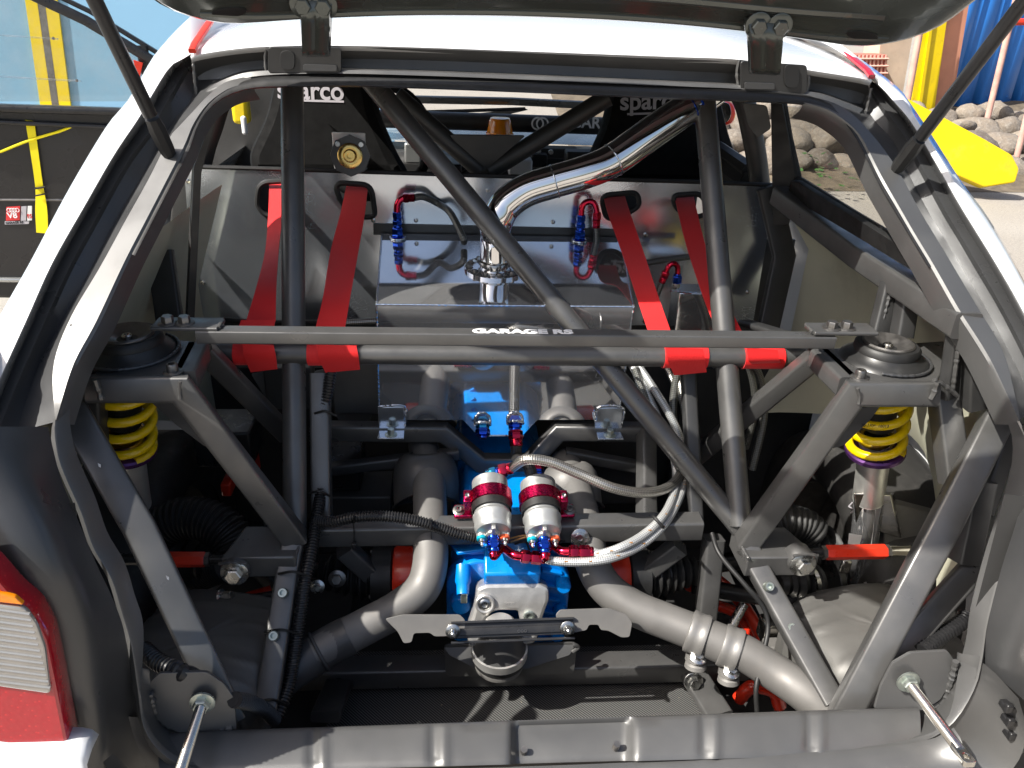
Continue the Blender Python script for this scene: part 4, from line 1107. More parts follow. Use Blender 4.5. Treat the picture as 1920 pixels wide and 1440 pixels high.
# ------------------------------------------------------------------ fuel pumps
pax = V((.03, -.93, -.36)).normalized()
def pump(cx, cy, s, fwd):
    p0 = at(cx, cy, .492)                                 # upper end
    bd = part('fuel_pump', lathe(p0, pax, [(-.002, .018), (.0, .025), (.003, .0285), (.030, .0290), (.032, .0275), (.062, .0275), (.066, .0300), (.070, .0300), (.074, .028), (.086, .0285), (.090, .0275), (.093, .0255), (.094, .016)], 40), 'pumpgrey', sharp=30, label='silver fuel pump in a crimson clamp')
    part('rubber_band', lathe(p0 + pax*.040, pax, [(0, .0300), (.001, .0310), (.018, .0310), (.019, .0300)], 40, cap=False), 'rubber', bd)
    part('clamp', lathe(p0 + pax*.024, pax, [(0, .0300), (.001, .0335), (.021, .0335), (.022, .0305)], 40, cap=False), 'an_crimson', bd)
    N_ = V((1, 0, 0)); N_ = (N_ - pax*N_.dot(pax)).normalized(); W_ = pax.cross(N_)
    if W_.z < 0: W_ = -W_
    ce = p0 + pax*.035 + N_*(s*.037)
    part('clamp_ear', box(ce, (.012, .022, .026), (N_, pax, W_)), 'an_crimson', bd, bevel=.0015)
    bolt(ce + W_*.013, W_, .0042, .004, bd, 'zinc', False, True, 'clamp_screw')
    ft = p0 + pax*.036 + N_*(s*.040) - W_*.030
    part('clamp_foot', box(ft, (.036, .024, .008), (N_, pax, W_)), 'an_crimson', bd, bevel=.003)
    bolt(ft + W_*.004 + N_*(s*.010), W_, .006, .005, bd, 'boltgrey', True, True, 'foot_screw')
    en = p0 + pax*.093
    part('end_rib', box(en + W_*.010, (.006, .012, .018), (N_, pax, W_)), 'cast', bd, bevel=.001)
    part('end_boss', lathe(en - W_*.004, pax, [(-.002, .012), (.004, .0115), (.006, .009)], 16), 'cast', bd)
    for q, mt in ((-1, 'teal'), (1, 'orange_plastic')):
        t0 = en + N_*(q*.0175) - W_*.008
        part('terminal_post', lathe(t0 - pax*.002, pax, [(0, .0085), (.006, .0080)], 16), 'cast', bd)
        part('terminal_washer', lathe(t0 + pax*.004, pax, [(0, .0078), (.004, .0078), (.005, .0065)], 16), mt, bd)
        part('terminal_nut', lathe(t0 + pax*.009, pax, [(0, .0052), (.004, .0052), (.005, .003), (.009, .0026), (.010, .0015)], 10), 'zinc', bd)
    # outlet
    o = en - W_*.006 + pax*.003
    o = stack(o, pax - V((0, 0, .35)), [(.006, .0095, 'an_blue', 0), (.013, .0105, 'an_blue', 1), (.006, .0090, 'an_blue', 0)], bd, 'outlet_nut')
    k = 1.13
    c0 = WL[bd.name].copy()
    for q_ in [bd] + list(bd.children):
        q_.data.transform(Matrix.Scale(k, 4))
        if q_ is not bd: q_.location = q_.location*k; WL[q_.name] = p0 + (WL[q_.name]-p0)*k
    WL[bd.name] = p0 + (c0-p0)*k; bd.location = bd.location + WL[bd.name] - c0
    return bd, p0, p0 + (o-p0)*k
pL, pL0, oL = pump(918, 902, -1, 0); pR, pR0, oR = pump(1008, 905, 1, 0)
# inlets
e = stack(pR0 - pax*.002, -pax + V((0, 0, .5)), [(.008, .012, 'an_ltblue', 1), (.004, .010, 'an_blue', 0), (.010, .0130, 'an_blue', 1), (.010, .0135, 'an_red', 1)], pR, 'inlet_fitting')
e = stack(pL0 - pax*.002, (0, .3, 1), [(.010, .011, 'an_blue', 1), (.008, .010, 'an_ltblue', 1)], pL, 'inlet_fitting')
e = e - V((0, 0, .006))
e = stack(e, (.93, -.05, .28), [(.012, .0095, 'an_ltblue', 1), (.006, .008, 'an_blue', 0), (.014, .0120, 'an_red', 1), (.011, .0112, 'an_red', 0)], pL, 'inlet_fitting')
part('feed_hose', tube([e - V((.002, 0, 0)), at(985, 862, .47), at(1030, 866, .465), at(1085, 888, .455), at(1150, 915, .44), at(1210, 924, .46), at(1255, 912, .50), at(1280, 880, .55), at(1290, 830, .59), at(1286, 770, .62), at(1274, 710, .66), at(1277, 690, .68)], .0092, 16, spline=10), 'braid_steel', pL, label='bright braided steel hose looping right')
# outlets: red elbows and pale hoses
for o, pr, pts in ((oL, pL, ((942, 1028, .405), (962, 1040, .385), (978, 1043, .380))), (oR, pR, ((1030, 1022, .405), (1052, 1033, .385), (1068, 1034, .380)))):
    od = (pax - V((0, 0, .35))).normalized(); P = [o - od*.004, o + od*.007] + ats(pts); bend(P, .0078, 'an_red', pr)
    d = (P[-1]-P[-2]).normalized()
    d = (V((1, -.05, -.10)) if pr is pL else V((1, -.02, -.03))).normalized()
    e = stack(P[-1] - d*.002, d, [(.003, .0105, 'an_red', 0), (.013, .0115, 'an_red', 1), (.003, .009, 'an_red', 0), (.018, .0118, 'an_red', 1), (.006, .0095, 'an_red', 0)], pr, 'hose_end')
    if pr is pL: H = [e, at(1040, 1052, .37), at(1085, 1054, .365), at(1140, 1048, .365), at(1195, 1026, .39), at(1238, 992, .42), at(1266, 950, .47), at(1282, 905, .53), at(1284, 855, .57), at(1262, 790, .60), at(1220, 720, .64), at(1192, 680, .68)]
    else: H = [e, at(1128, 1038, .375), at(1165, 1026, .378), at(1205, 1004, .40), at(1240, 972, .43), at(1260, 935, .48), at(1268, 890, .54), at(1258, 840, .58), at(1232, 780, .61), at(1202, 715, .65), at(1182, 680, .68)]
    part('delivery_hose', tube(H, .0078, 16, spline=10), 'braid_white', pr, label='pale braided delivery hose')
    hp = catmull(H, 10)
    for k in range(6, 72, 9):
        if k < len(hp)-1:
            c_ = hp[k]; part('hose_marking', box(c_ + V((0, -.0055, .0055)), (.006, .0018, .0018)), 'copper_wire', pr)
c_ = at(1234, 978, .398)
part('hose_clip', tube(ringp(c_, (.7, .2, .6), .0125, 16), .003, 8), 'rubber', pR)
# more hoses down the right hand side
for pts, r, mt in ((((1190, 690, .66), (1215, 760, .62), (1250, 830, .58), (1275, 880, .54)), .008, 'braid_grey'),
                   (((1270, 695, .66), (1262, 760, .64), (1268, 830, .60), (1280, 890, .54)), .008, 'braid_grey'),
                   (((1395, 655, .66), (1425, 710, .66), (1432, 780, .66), (1410, 880, .64)), .008, 'braid_grey'),
                   (((1380, 640, .70), (1408, 700, .70), (1415, 770, .70), (1398, 840, .70)), .007, 'braid_grey'),
                   (((1285, 905, .52), (1300, 850, .58), (1288, 780, .63), (1262, 715, .68), (1250, 690, .70)), .0055, 'braid_steel'), (((1262, 960, .47), (1300, 905, .55), (1312, 840, .62), (1300, 760, .66)), .005, 'rubber'),
                   (((640, 605, .75), (700, 602, .75), (760, 602, .75)), .006, 'braid_steel'),
                   (((420, 600, .80), (500, 605, .78), (600, 605, .76), (660, 604, .75)), .006, 'rubber')):
    part('brake_line', tube(ats(pts), r, 12, spline=10), mt)
for poly, Y_, n_ in (([(588, 696), (652, 684), (704, 742), (694, 792), (636, 792)], .84, (.5, -1, .3)), ([(650, 700), (704, 705), (706, 764), (676, 744)], .80, (-.4, -1, .5)), ([(470, 700), (540, 690), (545, 760), (500, 750)], .86, (.2, -1, .4))):
    part('heat_baffle', plate_px([poly], at(*poly[2], Y_), n_, .003, .006), 'exhaust', label='bare metal heat baffle behind the left stay')
# small catch tank at the right
ct = part('catch_tank', box(at(1300, 577, .90), (.092, .06, .092)), 'alu_polish', bevel=.003, label='small polished catch tank')
e = at(1268, 532, .885)
e = stack(e - V((0, 0, .01)), (0, 0, 1), [(.012, .009, 'zinc', 1), (.016, .0105, 'an_blue', 1), (.005, .008, 'an_blue', 0)], ct)
bend([e, e + V((-.002, 0, .014)), e + V((-.010, 0, .022)), e + V((-.020, 0, .018)), e + V((-.027, 0, .002))], .006, 'an_red', ct)
q2 = stack(e + V((-.026, 0, .004)), (-.25, 0, -1), [(.014, .009, 'an_red', 1), (.012, .008, 'an_red', 0)], ct)
part('hose', tube([q2, q2 + V((-.01, 0, -.04)), q2 + V((-.02, .02, -.1))], .0065, 12, spline=6), 'braid_grey', ct)
part('weld_bead', weld([at(1256, 546, .869), at(1342, 550, .869)], .0018), 'alu_sheet', ct)
part('duct', tube([at(1200, 470, .97), at(1165, 485, .96), at(1150, 500, .95)], .012, 14, spline=6), 'rubber', ct)

# ------------------------------------------------------------------ red harness straps
def ribbon(L, R, t=.0016, n=40, mb=None):
    """strap between a left and a right edge line"""
    mb = mb or MB(); L = resample(catmull(L, 8), n); R = resample(catmull(R, 8), n)
    vs = []; s = 0; S = []
    for i in range(n):
        if i: s += (L[i]-L[i-1]).length
        S.append(s)
        d = (L[min(i+1, n-1)] - L[max(i-1, 0)]); w = R[i]-L[i]; nn = w.cross(d).normalized()*t
        vs += [L[i], R[i], R[i]+nn, L[i]+nn]
    fs = []; us = []
    W = .05
    for i in range(n-1):
        a, b = i*4, i*4+4
        for k, (u0, u1) in enumerate(((0, W), (W, W+.002), (W+.002, 2*W), (2*W, 2*W+.002))):
            k2 = (k+1) % 4
            fs.append((a+k, a+k2, b+k2, b+k)); us.append(((S[i], u0), (S[i], u1), (S[i+1], u1), (S[i+1], u0)))
    fs.append((0, 3, 2, 1)); us.append([(0, 0)]*4); fs.append((n*4-4, n*4-3, n*4-2, n*4-1)); us.append([(0, 0)]*4)
    return mb.add(vs, fs, us)
def lap(xl, xr, yl, yr):
    """turns of webbing round the harness bar"""
    d = (HB[1]-HB[0]).normalized(); mb = MB()
    a = near(HB, at(xl, yl, .585)); b = near(HB, at(xr, yr, .585))
    Lr = ringp(a, d, .0215, 26); Rr = ringp(b, d, .0215, 26)
    return ribbon(Lr, Rr, .0018, 60, mb)
ST = [([(505, 342, 1.07), (503, 400, .92), (497, 470, .80), (480, 540, .66), (462, 600, .60)], [(530, 342, 1.07), (530, 400, .92), (523, 460, .80), (518, 540, .665), (517, 602, .605)], (440, 517, 662, 663)),
      ([(650, 345, 1.07), (638, 400, .94), (620, 470, .82), (605, 560, .66), (592, 612, .60)], [(690, 346, 1.07), (684, 400, .94), (672, 470, .82), (656, 560, .66), (647, 614, .60)], (580, 672, 663, 664)),
      ([(1130, 362, 1.07), (1140, 400, .95), (1165, 470, .83), (1195, 560, .66), (1215, 620, .60)], [(1170, 362, 1.07), (1182, 400, .95), (1206, 470, .83), (1236, 560, .66), (1258, 622, .60)], (1240, 1322, 668, 669)),
      ([(1264, 364, 1.07), (1272, 400, .97), (1290, 470, .85), (1320, 560, .69), (1345, 622, .62)], [(1300, 364, 1.07), (1308, 400, .97), (1326, 470, .85), (1362, 560, .69), (1392, 624, .62)], (1392, 1462, 670, 671))]
for i, (l, r, lp) in enumerate(ST):
    stp = part('harness_strap', ribbon(ats(l), ats(r)), 'strap', label='bright red webbing strap')
    part('strap_wrap', lap(*lp), 'strap', stp)
    # loose fold hanging below the bar
    xl, xr, yl, yr = lp
    dx = 22 if i < 2 else 16
    w_ = ribbon([at(xl+dx-8, yl-18, .558), at(xl+dx-4, yl+8, .556), at(xl+dx+8, yl+36 if i != 3 else yl+14, .575)], [at(xr-4, yl-14, .556), at(xr, yl+6, .554), at(xr+3, yl+30 if i != 3 else yl+12, .572)], .0016, 20)
    part('strap_fold', w_, 'strap', stp)
    # stitched turn above the brace
    if i == 0:
        part('strap_fold', ribbon([at(452, 600, .585), at(448, 612, .575), at(446, 630, .562)], [at(516, 600, .585), at(514, 612, .575), at(512, 630, .562)], .0016, 16), 'strap', stp)

# ------------------------------------------------------------------ transaxle
def pbox(pts_top, Yf, Yb, h, mb=None):
    pass
gx = at(950, 1060, .46).x
gb = MB()
# main case: octagonal section along the car's length
sec = [(-.100, .55), (-.075, .60), (.065, .605), (.100, .565), (.110, .47), (.085, .38), (-.07, .37), (-.105, .45)]
n = len(sec)
Ys = [.44, .47, .60, .95]
vs = []
for Y_ in Ys:
    k = .9 if Y_ == .44 else 1.0
    vs += [V((gx + x*k, Y_, .48 + (z-.48)*k)) for x, z in sec]
fs = [tuple(range(n))] + [tuple(3*n+k for k in range(n))[::-1]]
for i in range(3):
    for k in range(n): fs.append((i*n+(k+1) % n, i*n+k, (i+1)*n+k, (i+1)*n+(k+1) % n))
gb.add(vs, fs)
gear = part('transaxle', gb, 'blue', bevel=.006, seg=3, label='bright blue transaxle casing')
# rear cover with flange, ribs, bosses
part('rear_cover', plate2([rounded([(gx-.112, .55), (gx-.07, .585), (gx+.075, .585), (gx+.115, .55), (gx+.115, .40), (gx+.07, .37), (gx-.07, .37), (gx-.112, .41)], .02)], .03, V((0, .435, 0)), V((1, 0, 0)), V((0, 0, 1)), .004), 'blue', gear)
part('top_ledge', hexa([at(858, 1042, .425), at(912, 1034, .425), at(915, 1020, .47), at(842, 1022, .47), at(858, 1036, .425), at(912, 1028, .425), at(915, 1014, .47), at(842, 1016, .47)]), 'blue', gear, bevel=.002)
p = at(960, 1075, .405)
part('top_cover', hexa([V((gx-.045, .39, .555)), V((gx+.055, .39, .555)), V((gx+.055, .45, .59)), V((gx-.045, .45, .59)), V((gx-.045, .385, .585)), V((gx+.055, .385, .585)), V((gx+.055, .45, .62)), V((gx-.045, .45, .62))]), 'blue', gear, bevel=.004)
for dx, zz, w in ((-.085, .50, .02), (.100, .54, .014), (.100, .47, .014), (.096, .42, .014)):
    part('case_boss', lathe(V((gx+dx, .42, zz)), (0, -1, .1), [(0, w), (.022, w*.95), (.026, w*.8)], 16), 'blue', gear)
for k in range(6):
    a = V((gx + .06, .415, .57-.032*k)); part('case_rib', bar([a, a + V((.036, .004, -.012))], .006, .014, (0, -1, 0), .001), 'blue', gear)
for k in range(5):
    part('case_rib', bar([V((gx-.088+.005*k, .46+.03*k, .58)), V((gx-.05, .46+.03*k, .604))], .006, .012, (0, 0, 1), .001), 'blue', gear)
part('sensor', lathe(at(868, 1092, .40), (0, -.8, -.55), [(-.03, .015), (.0, .015), (.004, .012), (.022, .011)], 14), 'blue', gear)
part('sensor_plug', box(at(870, 1119, .385), (.012, .012, .022)), 'zinc_green', gear, bevel=.002)
# upper housing behind the pumps
part('bell_housing', hexa([V((gx-.10, .71, .40)), V((gx+.07, .71, .40)), V((gx+.07, .95, .40)), V((gx-.10, .95, .40)), V((gx-.09, .73, .60)), V((gx+.06, .73, .60)), V((gx+.06, .95, .62)), V((gx-.09, .95, .62))]), 'blue', gear, bevel=.012, seg=3)
# output flanges and joints
for s, px in ((-1, 758), (1, 1155)):
    c_ = at(px, 1078, .50)
    part('output_flange', lathe(c_ - V((s*.035, 0, 0)), (s, 0, 0), [(0, .05), (.004, .054), (.05, .056), (.054, .053)], 32), 'redpaint', gear)
    part('drive_joint', lathe(c_ + V((s*.019, 0, 0)), (s, 0, 0), [(0, .05), (.004, .055), (.04, .055), (.046, .04), (.055, .035)], 32), 'rubber', gear)
    for k in range(6):
        a = rad(60*k+15); bolt(c_ + V((s*.058, .046*math.cos(a), .046*math.sin(a))), (s, 0, 0), .006, .007, gear, 'boltgrey', False, True, 'joint_screw')
    bo = [c_ + V((s*.06, 0, 0)), c_ + V((s*.16, .01, 0))]
    P = resample(bo, 36); part('boot', tube(P, [.045-.02*k/35+.006*math.cos(k*1.1) for k in range(36)], 20), 'rubber', gear)
    part('drive_shaft', tube([c_ + V((s*.1, .005, 0)), c_ + V((s*.50, .06, .01))], .015, 14), 'plastic', gear)
    P = resample([c_ + V((s*.34, .035, .006)), c_ + V((s*.46, .055, .01))], 30); part('boot', tube(P, [.025+.022*k/29+.005*math.cos(k*1.1) for k in range(30)], 20), 'rubber', gear)
    part('boot_clamp', lathe(c_ + V((s*.335, .034, .006)), (s, .15, 0), [(0, .024), (.001, .026), (.010, .026), (.011, .024)], 20), 'zinc', gear)
# tie ground strap
bolt(at(1087, 1007, .43), (0, -1, .3), .010, .004, gear, 'zinc', True, True, 'ground_lug')
part('ground_wire', tube(ats(((1060, 1014, .43), (1040, 1018, .43), (1020, 1016, .42))), .0025, 8, spline=6), 'rubber', gear)
for k, pts in enumerate((((955, 1010, .42), (985, 1004, .415), (1010, 1010, .41)), ((958, 1016, .42), (975, 1010, .41), (1005, 1003, .415), (1024, 998, .42)), ((965, 1020, .42), (985, 1016, .415), (992, 1030, .42)))):
    part('pump_wire', tube(ats(pts), .0018, 6, spline=8), 'copper_wire' if k < 2 else 'rubber', gear)

# rear mount: cast bracket, rubber, strap bar
M0 = at(955, 1140, .385); MN = V((0, -.92, .38)).normalized()
brk = part('mount_bracket', plate_px([[(893, 1095), (910, 1088), (1010, 1087), (1027, 1096), (1028, 1118), (1016, 1150), (1012, 1176), (1000, 1200), (950, 1205), (880, 1205), (873, 1180), (884, 1148), (890, 1120)], [(908, 1160), (922, 1142), (936, 1138), (970, 1139), (972, 1150), (976, 1164), (974, 1192), (905, 1192)]], M0, MN, .040, .006, .007), 'cast', gear, label='cast aluminium gearbox mount bracket')
part('bracket_boss', lathe(atp(908, 1123, M0, MN), MN, [(0, .019), (.026, .0175), (.028, .015), (.027, .012), (.022, .011)], 24), 'cast', gear)
bolt(atp(908, 1124, M0, MN) + MN*.022, MN, .0105, .006, gear, 'zinc', False, True, 'mount_bolt'); bolt(atp(990, 1147, M0, MN) + MN*.021, MN, .011, .005, gear, 'zinc_green', False, True, 'mount_bolt')
a = atp(946, 1133, M0 + MN*.0205, MN)
X_ = V((1, -.0, -.05)).normalized(); part('cast_mark', text('oooo', .0085, a, X_, MN.cross(X_), .0004, .0001), 'cast', gear)
mc = at(938, 1178, .345)
part('rubber_mount', lathe(mc, (0, 0, -1), [(-.012, .012), (-.010, .026), (.0, .032), (.020, .037), (.036, .043), (.046, .048)], 36), 'exhaust_dark', gear)
part('mount_plate', lathe(mc, (0, 0, -1), [(-.0165, .004), (-.016, .022), (-.010, .028)], 36), 'cast', gear)
part('mount_cup', lathe(mc, (0, 0, -1), [(.044, .046), (.045, .0505), (.060, .0505), (.064, .046), (.066, .042)], 36), 'cast', gear)
part('mount_ring', lathe(mc, (0, 0, -1), [(.065, .044), (.067, .046), (.074, .046), (.076, .043)], 36), 'rubber', gear)
part('mount_base', lathe(mc, (0, 0, -1), [(.075, .044), (.077, .045), (.086, .044), (.092, .036)], 36), 'exhaust', gear)
part('mount_stud', lathe(mc, (0, 0, -1), [(.09, .006), (.116, .006), (.119, .004)], 14), 'zinc', gear)
sb0, sb1 = at(846, 1186, .298), at(1076, 1177, .298)
sbar = part('mount_strap', bar([sb0, sb1], .012, .005, (0, -.75, .66), .001, bar([sb0 + V((0, .010, .012)), sb1 + V((0, .010, .012))], .004, .012, (0, -.75, .66), .001, bar([sb0 + V((0, -.012, -.011)), sb1 + V((0, -.012, -.011))], .004, .012, (0, -.75, .66), .001, bar([sb0 + V((0, .004, .0)), sb1 + V((0, .004, .0))], .026, .003, (0, -.75, .66), .001)))), 'plastic', label='black channel strap joining the exhaust hangers')
for x, y in ((849, 1184), (1064, 1178)): bolt(at(x, y, .290), (0, -.75, .3), .0075, .010, sbar, 'zinc'); part('stud_end', lathe(at(x, y, .282), (0, -.75, .3), [(0, .004), (.014, .004), (.016, .002)], 10), 'zinc', sbar)
X_ = (sb1-sb0).normalized(); part('cast_mark', text('ooo', .010, at(970, 1186, .2925), X_, V((0, .5, .85)), .0003), 'boltgrey', sbar)

# ------------------------------------------------------------------ exhausts
def exh(pts, r=.0315): return tube(ats(pts), r, 28, spline=12)
exL = part('exhaust_pipe', exh(((793, 836, .74), (797, 856, .69), (804, 900, .60), (806, 945, .53), (807, 1000, .46), (806, 1060, .415), (790, 1105, .385), (745, 1142, .36), (690, 1172, .34), (640, 1198, .32), (590, 1226, .30))), 'exhaust', label='grey exhaust pipe sweeping down to the left')
part('tail_section', exh(((655, 1191, .325), (610, 1215, .31), (560, 1248, .285), (500, 1290, .25)), .0335), 'exhaust_dark', exL)
part('pipe_band', tube(ringp(at(598, 1222, .303), (at(560, 1248, .285)-at(640, 1198, .32)), .034, 24), .003, 8), 'exhaust_dark', exL)
exR = part('exhaust_pipe', exh(((1060, 866, .70), (1066, 880, .66), (1084, 930, .57), (1100, 1000, .47), (1112, 1060, .42), (1140, 1105, .39), (1190, 1140, .36), (1250, 1165, .335), (1320, 1192, .305), (1390, 1222, .275), (1455, 1262, .24), (1510, 1300, .20), (1560, 1345, .165))), 'exhaust', label='grey exhaust pipe sweeping down to the right')
for x, y, Y_, d2 in ((1308, 1188, .31, 1), (1370, 1214, .284, 1)):
    c_ = at(x, y, Y_); d = (at(1390, 1222, .275) - at(1250, 1165, .335)).normalized()
    part('pipe_clamp', lathe(c_ - d*.017, d, [(0, .032), (.002, .0365), (.008, .0375), (.012, .036), (.022, .036), (.026, .0375), (.032, .0365), (.034, .032)], 36, cap=False), 'clamp', exR)
    q = c_ + V((-.004, -.02, -.036)); part('clamp_lug', lathe(q + V((0, .0, .008)), (0, -.3, -1), [(0, .012), (.003, .018), (.010, .019), (.014, .014), (.017, .018), (.024, .019), (.028, .014)], 24), 'clamp', exR)
    bolt(q + V((0, -.010, .012)), (0, -.4, .9), .0085, .008, exR, 'zinc')
part('pipe_sleeve', tube([at(1330, 1198, .30), at(1388, 1221, .276)], .0335, 28), 'exhaust', exR)
# bell heat shields at the top joints
dL = (at(806, 945, .53) - at(798, 858, .67)).normalized(); dR = (at(1092, 950, .54) - at(1064, 874, .66)).normalized()
def shield(c_, d, k, fr):
    d = d.normalized(); N_ = (V(fr) - d*V(fr).dot(d)).normalized(); B_ = d.cross(N_); vs = []; fs = []; n = 48
    prof = [(.0, .030), (.002, .040), (.010, .051), (.024, .060), (.042, .064), (.060, .065)]
    for h, r in prof: vs += [c_ + d*(h*k) + (N_*math.cos(2*math.pi*i/n) + B_*math.sin(2*math.pi*i/n))*(r*k) for i in range(n)]
    for e_, r in ((.0, .065), (.0015, .070), (.003, .069)):
        for i in range(n):
            a = 2*math.pi*i/n; L_ = .108 - .040*max(0, math.cos(a))**1.5
            vs.append(c_ + d*((L_+e_)*k) + (N_*math.cos(a) + B_*math.sin(a))*(r*k))
    m_ = len(prof)+3
    for j in range(m_-1):
        for i in range(n): fs.append((j*n+i, j*n+(i+1) % n, (j+1)*n+(i+1) % n, (j+1)*n+i))
    return MB().add(vs, fs)
for pr, c_, d, mt, k in ((exL, at(797, 858, .655), V((.04, -.42, -.9)).normalized(), 'exhaust_dark', 1.0), (exR, at(1066, 878, .64), V((.12, -.45, -.88)).normalized(), 'exhaust', .9)):
    sh_ = part('heat_shield', shield(c_ - d*.01, d, k, (0, -.8, .6)), mt, pr, sharp=50); solid(sh_, .002, 0)
    part('shield_neck', lathe(c_ + d*.050, d, [(0, .062*k), (.012, .058*k), (.024, .045*k), (.034, .030)], 36, cap=False), mt, pr)
# hanger plates between pipe and strap
HP0 = at(960, 1175, .305); HPN = V((0, -.85, .52)).normalized()
part('hanger', plate_px([[(722, 1160), (755, 1152), (862, 1152), (872, 1162), (872, 1178), (850, 1192), (815, 1193), (806, 1186), (776, 1187), (772, 1204), (757, 1206), (746, 1184)]], HP0, HPN, .004, .004), 'exhaust', exL)
part('hanger', plate_px([[(1042, 1152), (1050, 1143), (1110, 1141), (1142, 1140), (1175, 1152), (1185, 1168), (1180, 1194), (1165, 1195), (1140, 1182), (1126, 1181), (1122, 1171), (1104, 1171), (1100, 1181), (1075, 1186), (1048, 1180)]], HP0, HPN, .004, .004), 'exhaust', exR)

# mufflers
def muffler(c_, sx, sy, sz, yaw, mat):
    vs, fs = [], []; nu, nv = 120, 48
    for j in range(nv+1):
        v_ = math.pi*j/nv - math.pi/2
        for i in range(nu):
            u = 2*math.pi*i/nu
            def se(t_, e): return math.copysign(abs(t_)**e, t_)
            cx_, sx_, cv, sv = math.cos(u), math.sin(u), math.cos(v_), math.sin(v_)
            p = V((sx*se(cv, .45)*se(cx_, .6), sy*se(cv, .45)*se(sx_, .6), sz*se(sv, .55)))
            p *= 1 + .028*max(0, math.cos(p.y*170))**3*(1 if abs(p.y) < sy*.9 else 0)
            p.rotate(Matrix.Rotation(yaw, 3, 'Z')); vs.append(V(c_) + p)
    for j in range(nv):
        for i in range(nu): fs.append((j*nu+i, j*nu+(i+1) % nu, (j+1)*nu+(i+1) % nu, (j+1)*nu+i))
    return MB().add(vs, fs)
part('muffler', muffler(at(390, 1262, .30), .13, .14, .085, rad(-10), 'muffler'), 'muffler', sharp=60, label='grey ribbed muffler at the left')
part('muffler', muffler(at(1640, 1255, .28), .14, .15, .095, rad(12), 'muffler'), 'muffler', sharp=60, label='grey ribbed muffler at the right')

# ------------------------------------------------------------------ coilovers
def coil(top, bot, r, wire, turns, par, mat='yellow_spring'):
    top, bot = V(top), V(bot); d = (bot-top); N_ = perp(d.normalized()); B_ = d.normalized().cross(N_); n = int(turns*28)
    P = []
    for k in range(n+1):
        u = k/n; u2 = u
        e = min(u, 1-u)*turns
        pz = u + (.0 if e > 1 else 0)
        # closed end turns
        lo = .55/turns
        if u < lo: pz = u*.35
        elif u > 1-lo: pz = 1-(1-u)*.35
        else: pz = lo*.35 + (u-lo)/(1-2*lo)*(1-2*lo*.35)
        a = 2*math.pi*turns*u + 1.2
        P.append(top + d*pz + N_*(r*math.cos(a)) + B_*(r*math.sin(a)))
    return part('coil_spring', tube(P, wire, 14), mat, par, label='yellow coil spring')
for s, tp, bt, lo in ((-1, (230, 716, .42), (233, 836, .44), (252, 948, .47)), (1, (1657, 724, .42), (1641, 838, .44), (1616, 1105, .50))):
    a, b, c_ = at(*tp), at(*bt), at(*lo); d = (b-a).normalized()
    dp = part('coilover', tube(resample([b - d*.02, at(252, 946, .47) if s < 0 else at(1628, 935, .465)], 60), [.0265*(1+.035*(k % 2)) for k in range(60)], 24), 'thread', label='threaded silver damper body')
    coil(a, b, .0425, .0074, 4.7, dp)
    part('bump_sleeve', tube([a, a.lerp(b, .62)], .0265, 20), 'rubber', dp)
    part('spring_perch', lathe(b - d*.004, d, [(0, .047), (.003, .050), (.010, .050), (.014, .044), (.020, .036)], 36), 'purple', dp)
    part('inner_collar', lathe(a.lerp(b, .72), d, [(0, .026), (.002, .030), (.02, .030), (.022, .026)], 24), 'brass' if s < 0 else 'steel', dp)
    if s < 0:
        part('damper_foot', box(at(250, 952, .47), (.035, .03, .018)), 'steel', dp, bevel=.004)
    else:
        part('damper_tube', tube([at(1632, 925, .465), at(1608, 1108, .51)], .026, 24), 'alu_polish', dp)
        part('damper_bracket', hexa([at(1600, 925, .44), at(1672, 928, .44), at(1690, 1010, .47), at(1604, 985, .47), at(1604, 920, .47), at(1676, 922, .47), at(1694, 1002, .50), at(1608, 980, .50)]), 'steel', dp, bevel=.003)
        part('label_sticker', plate_px([[(1592, 1000), (1616, 1004), (1612, 1022), (1590, 1020)]], at(1604, 1012, .447), (0, -1, .2), .001), 'printwhite', dp)
        part('lettering', text('KW', .016, at(1592, 1018, .4455), V((1, 0, -.1)), V((0, .2, 1)), .0002), 'purple', dp)
        part('spring_print', text('70-170*  18013', .0075, at(1614, 800, .362), V((1, 0, -.05)), V((0, .1, 1)), .0002), 'rubber', dp)
# adjustable links in red
for s, (x0, y0), (x1, y1), Y_ in ((-1, (303, 1049), (385, 1049), .42), (1, (1548, 1036), (1660, 1034), .385)):
    a, b = at(x0, y0, Y_), at(x1, y1, Y_); d = (b-a).normalized()
    lk = part('toe_link', lathe(a, d, [(0, .0125), (.002, .0135), ((b-a).length-.002, .0135), ((b-a).length, .0125)], 6, flat=True), 'redpaint', label='red hexagonal toe link')
    e = b if s < 0 else a; dd = d if s < 0 else -d
    part('jam_nut', lathe(e, dd, [(0, .0125), (.007, .0125), (.008, .011)], 6, flat=True), 'boltgrey', lk)
    part('rod', tube([e, e + dd*.07], .0085, 12), 'plastic', lk)
    e = a if s < 0 else b; dd = -d if s < 0 else d
    part('jam_nut', lathe(e, dd, [(0, .0125), (.007, .0125), (.008, .011)], 6, flat=True), 'boltgrey', lk)
    part('rod', tube([e, e + dd*.09], .010, 12), 'steel' if s > 0 else 'plastic', lk)
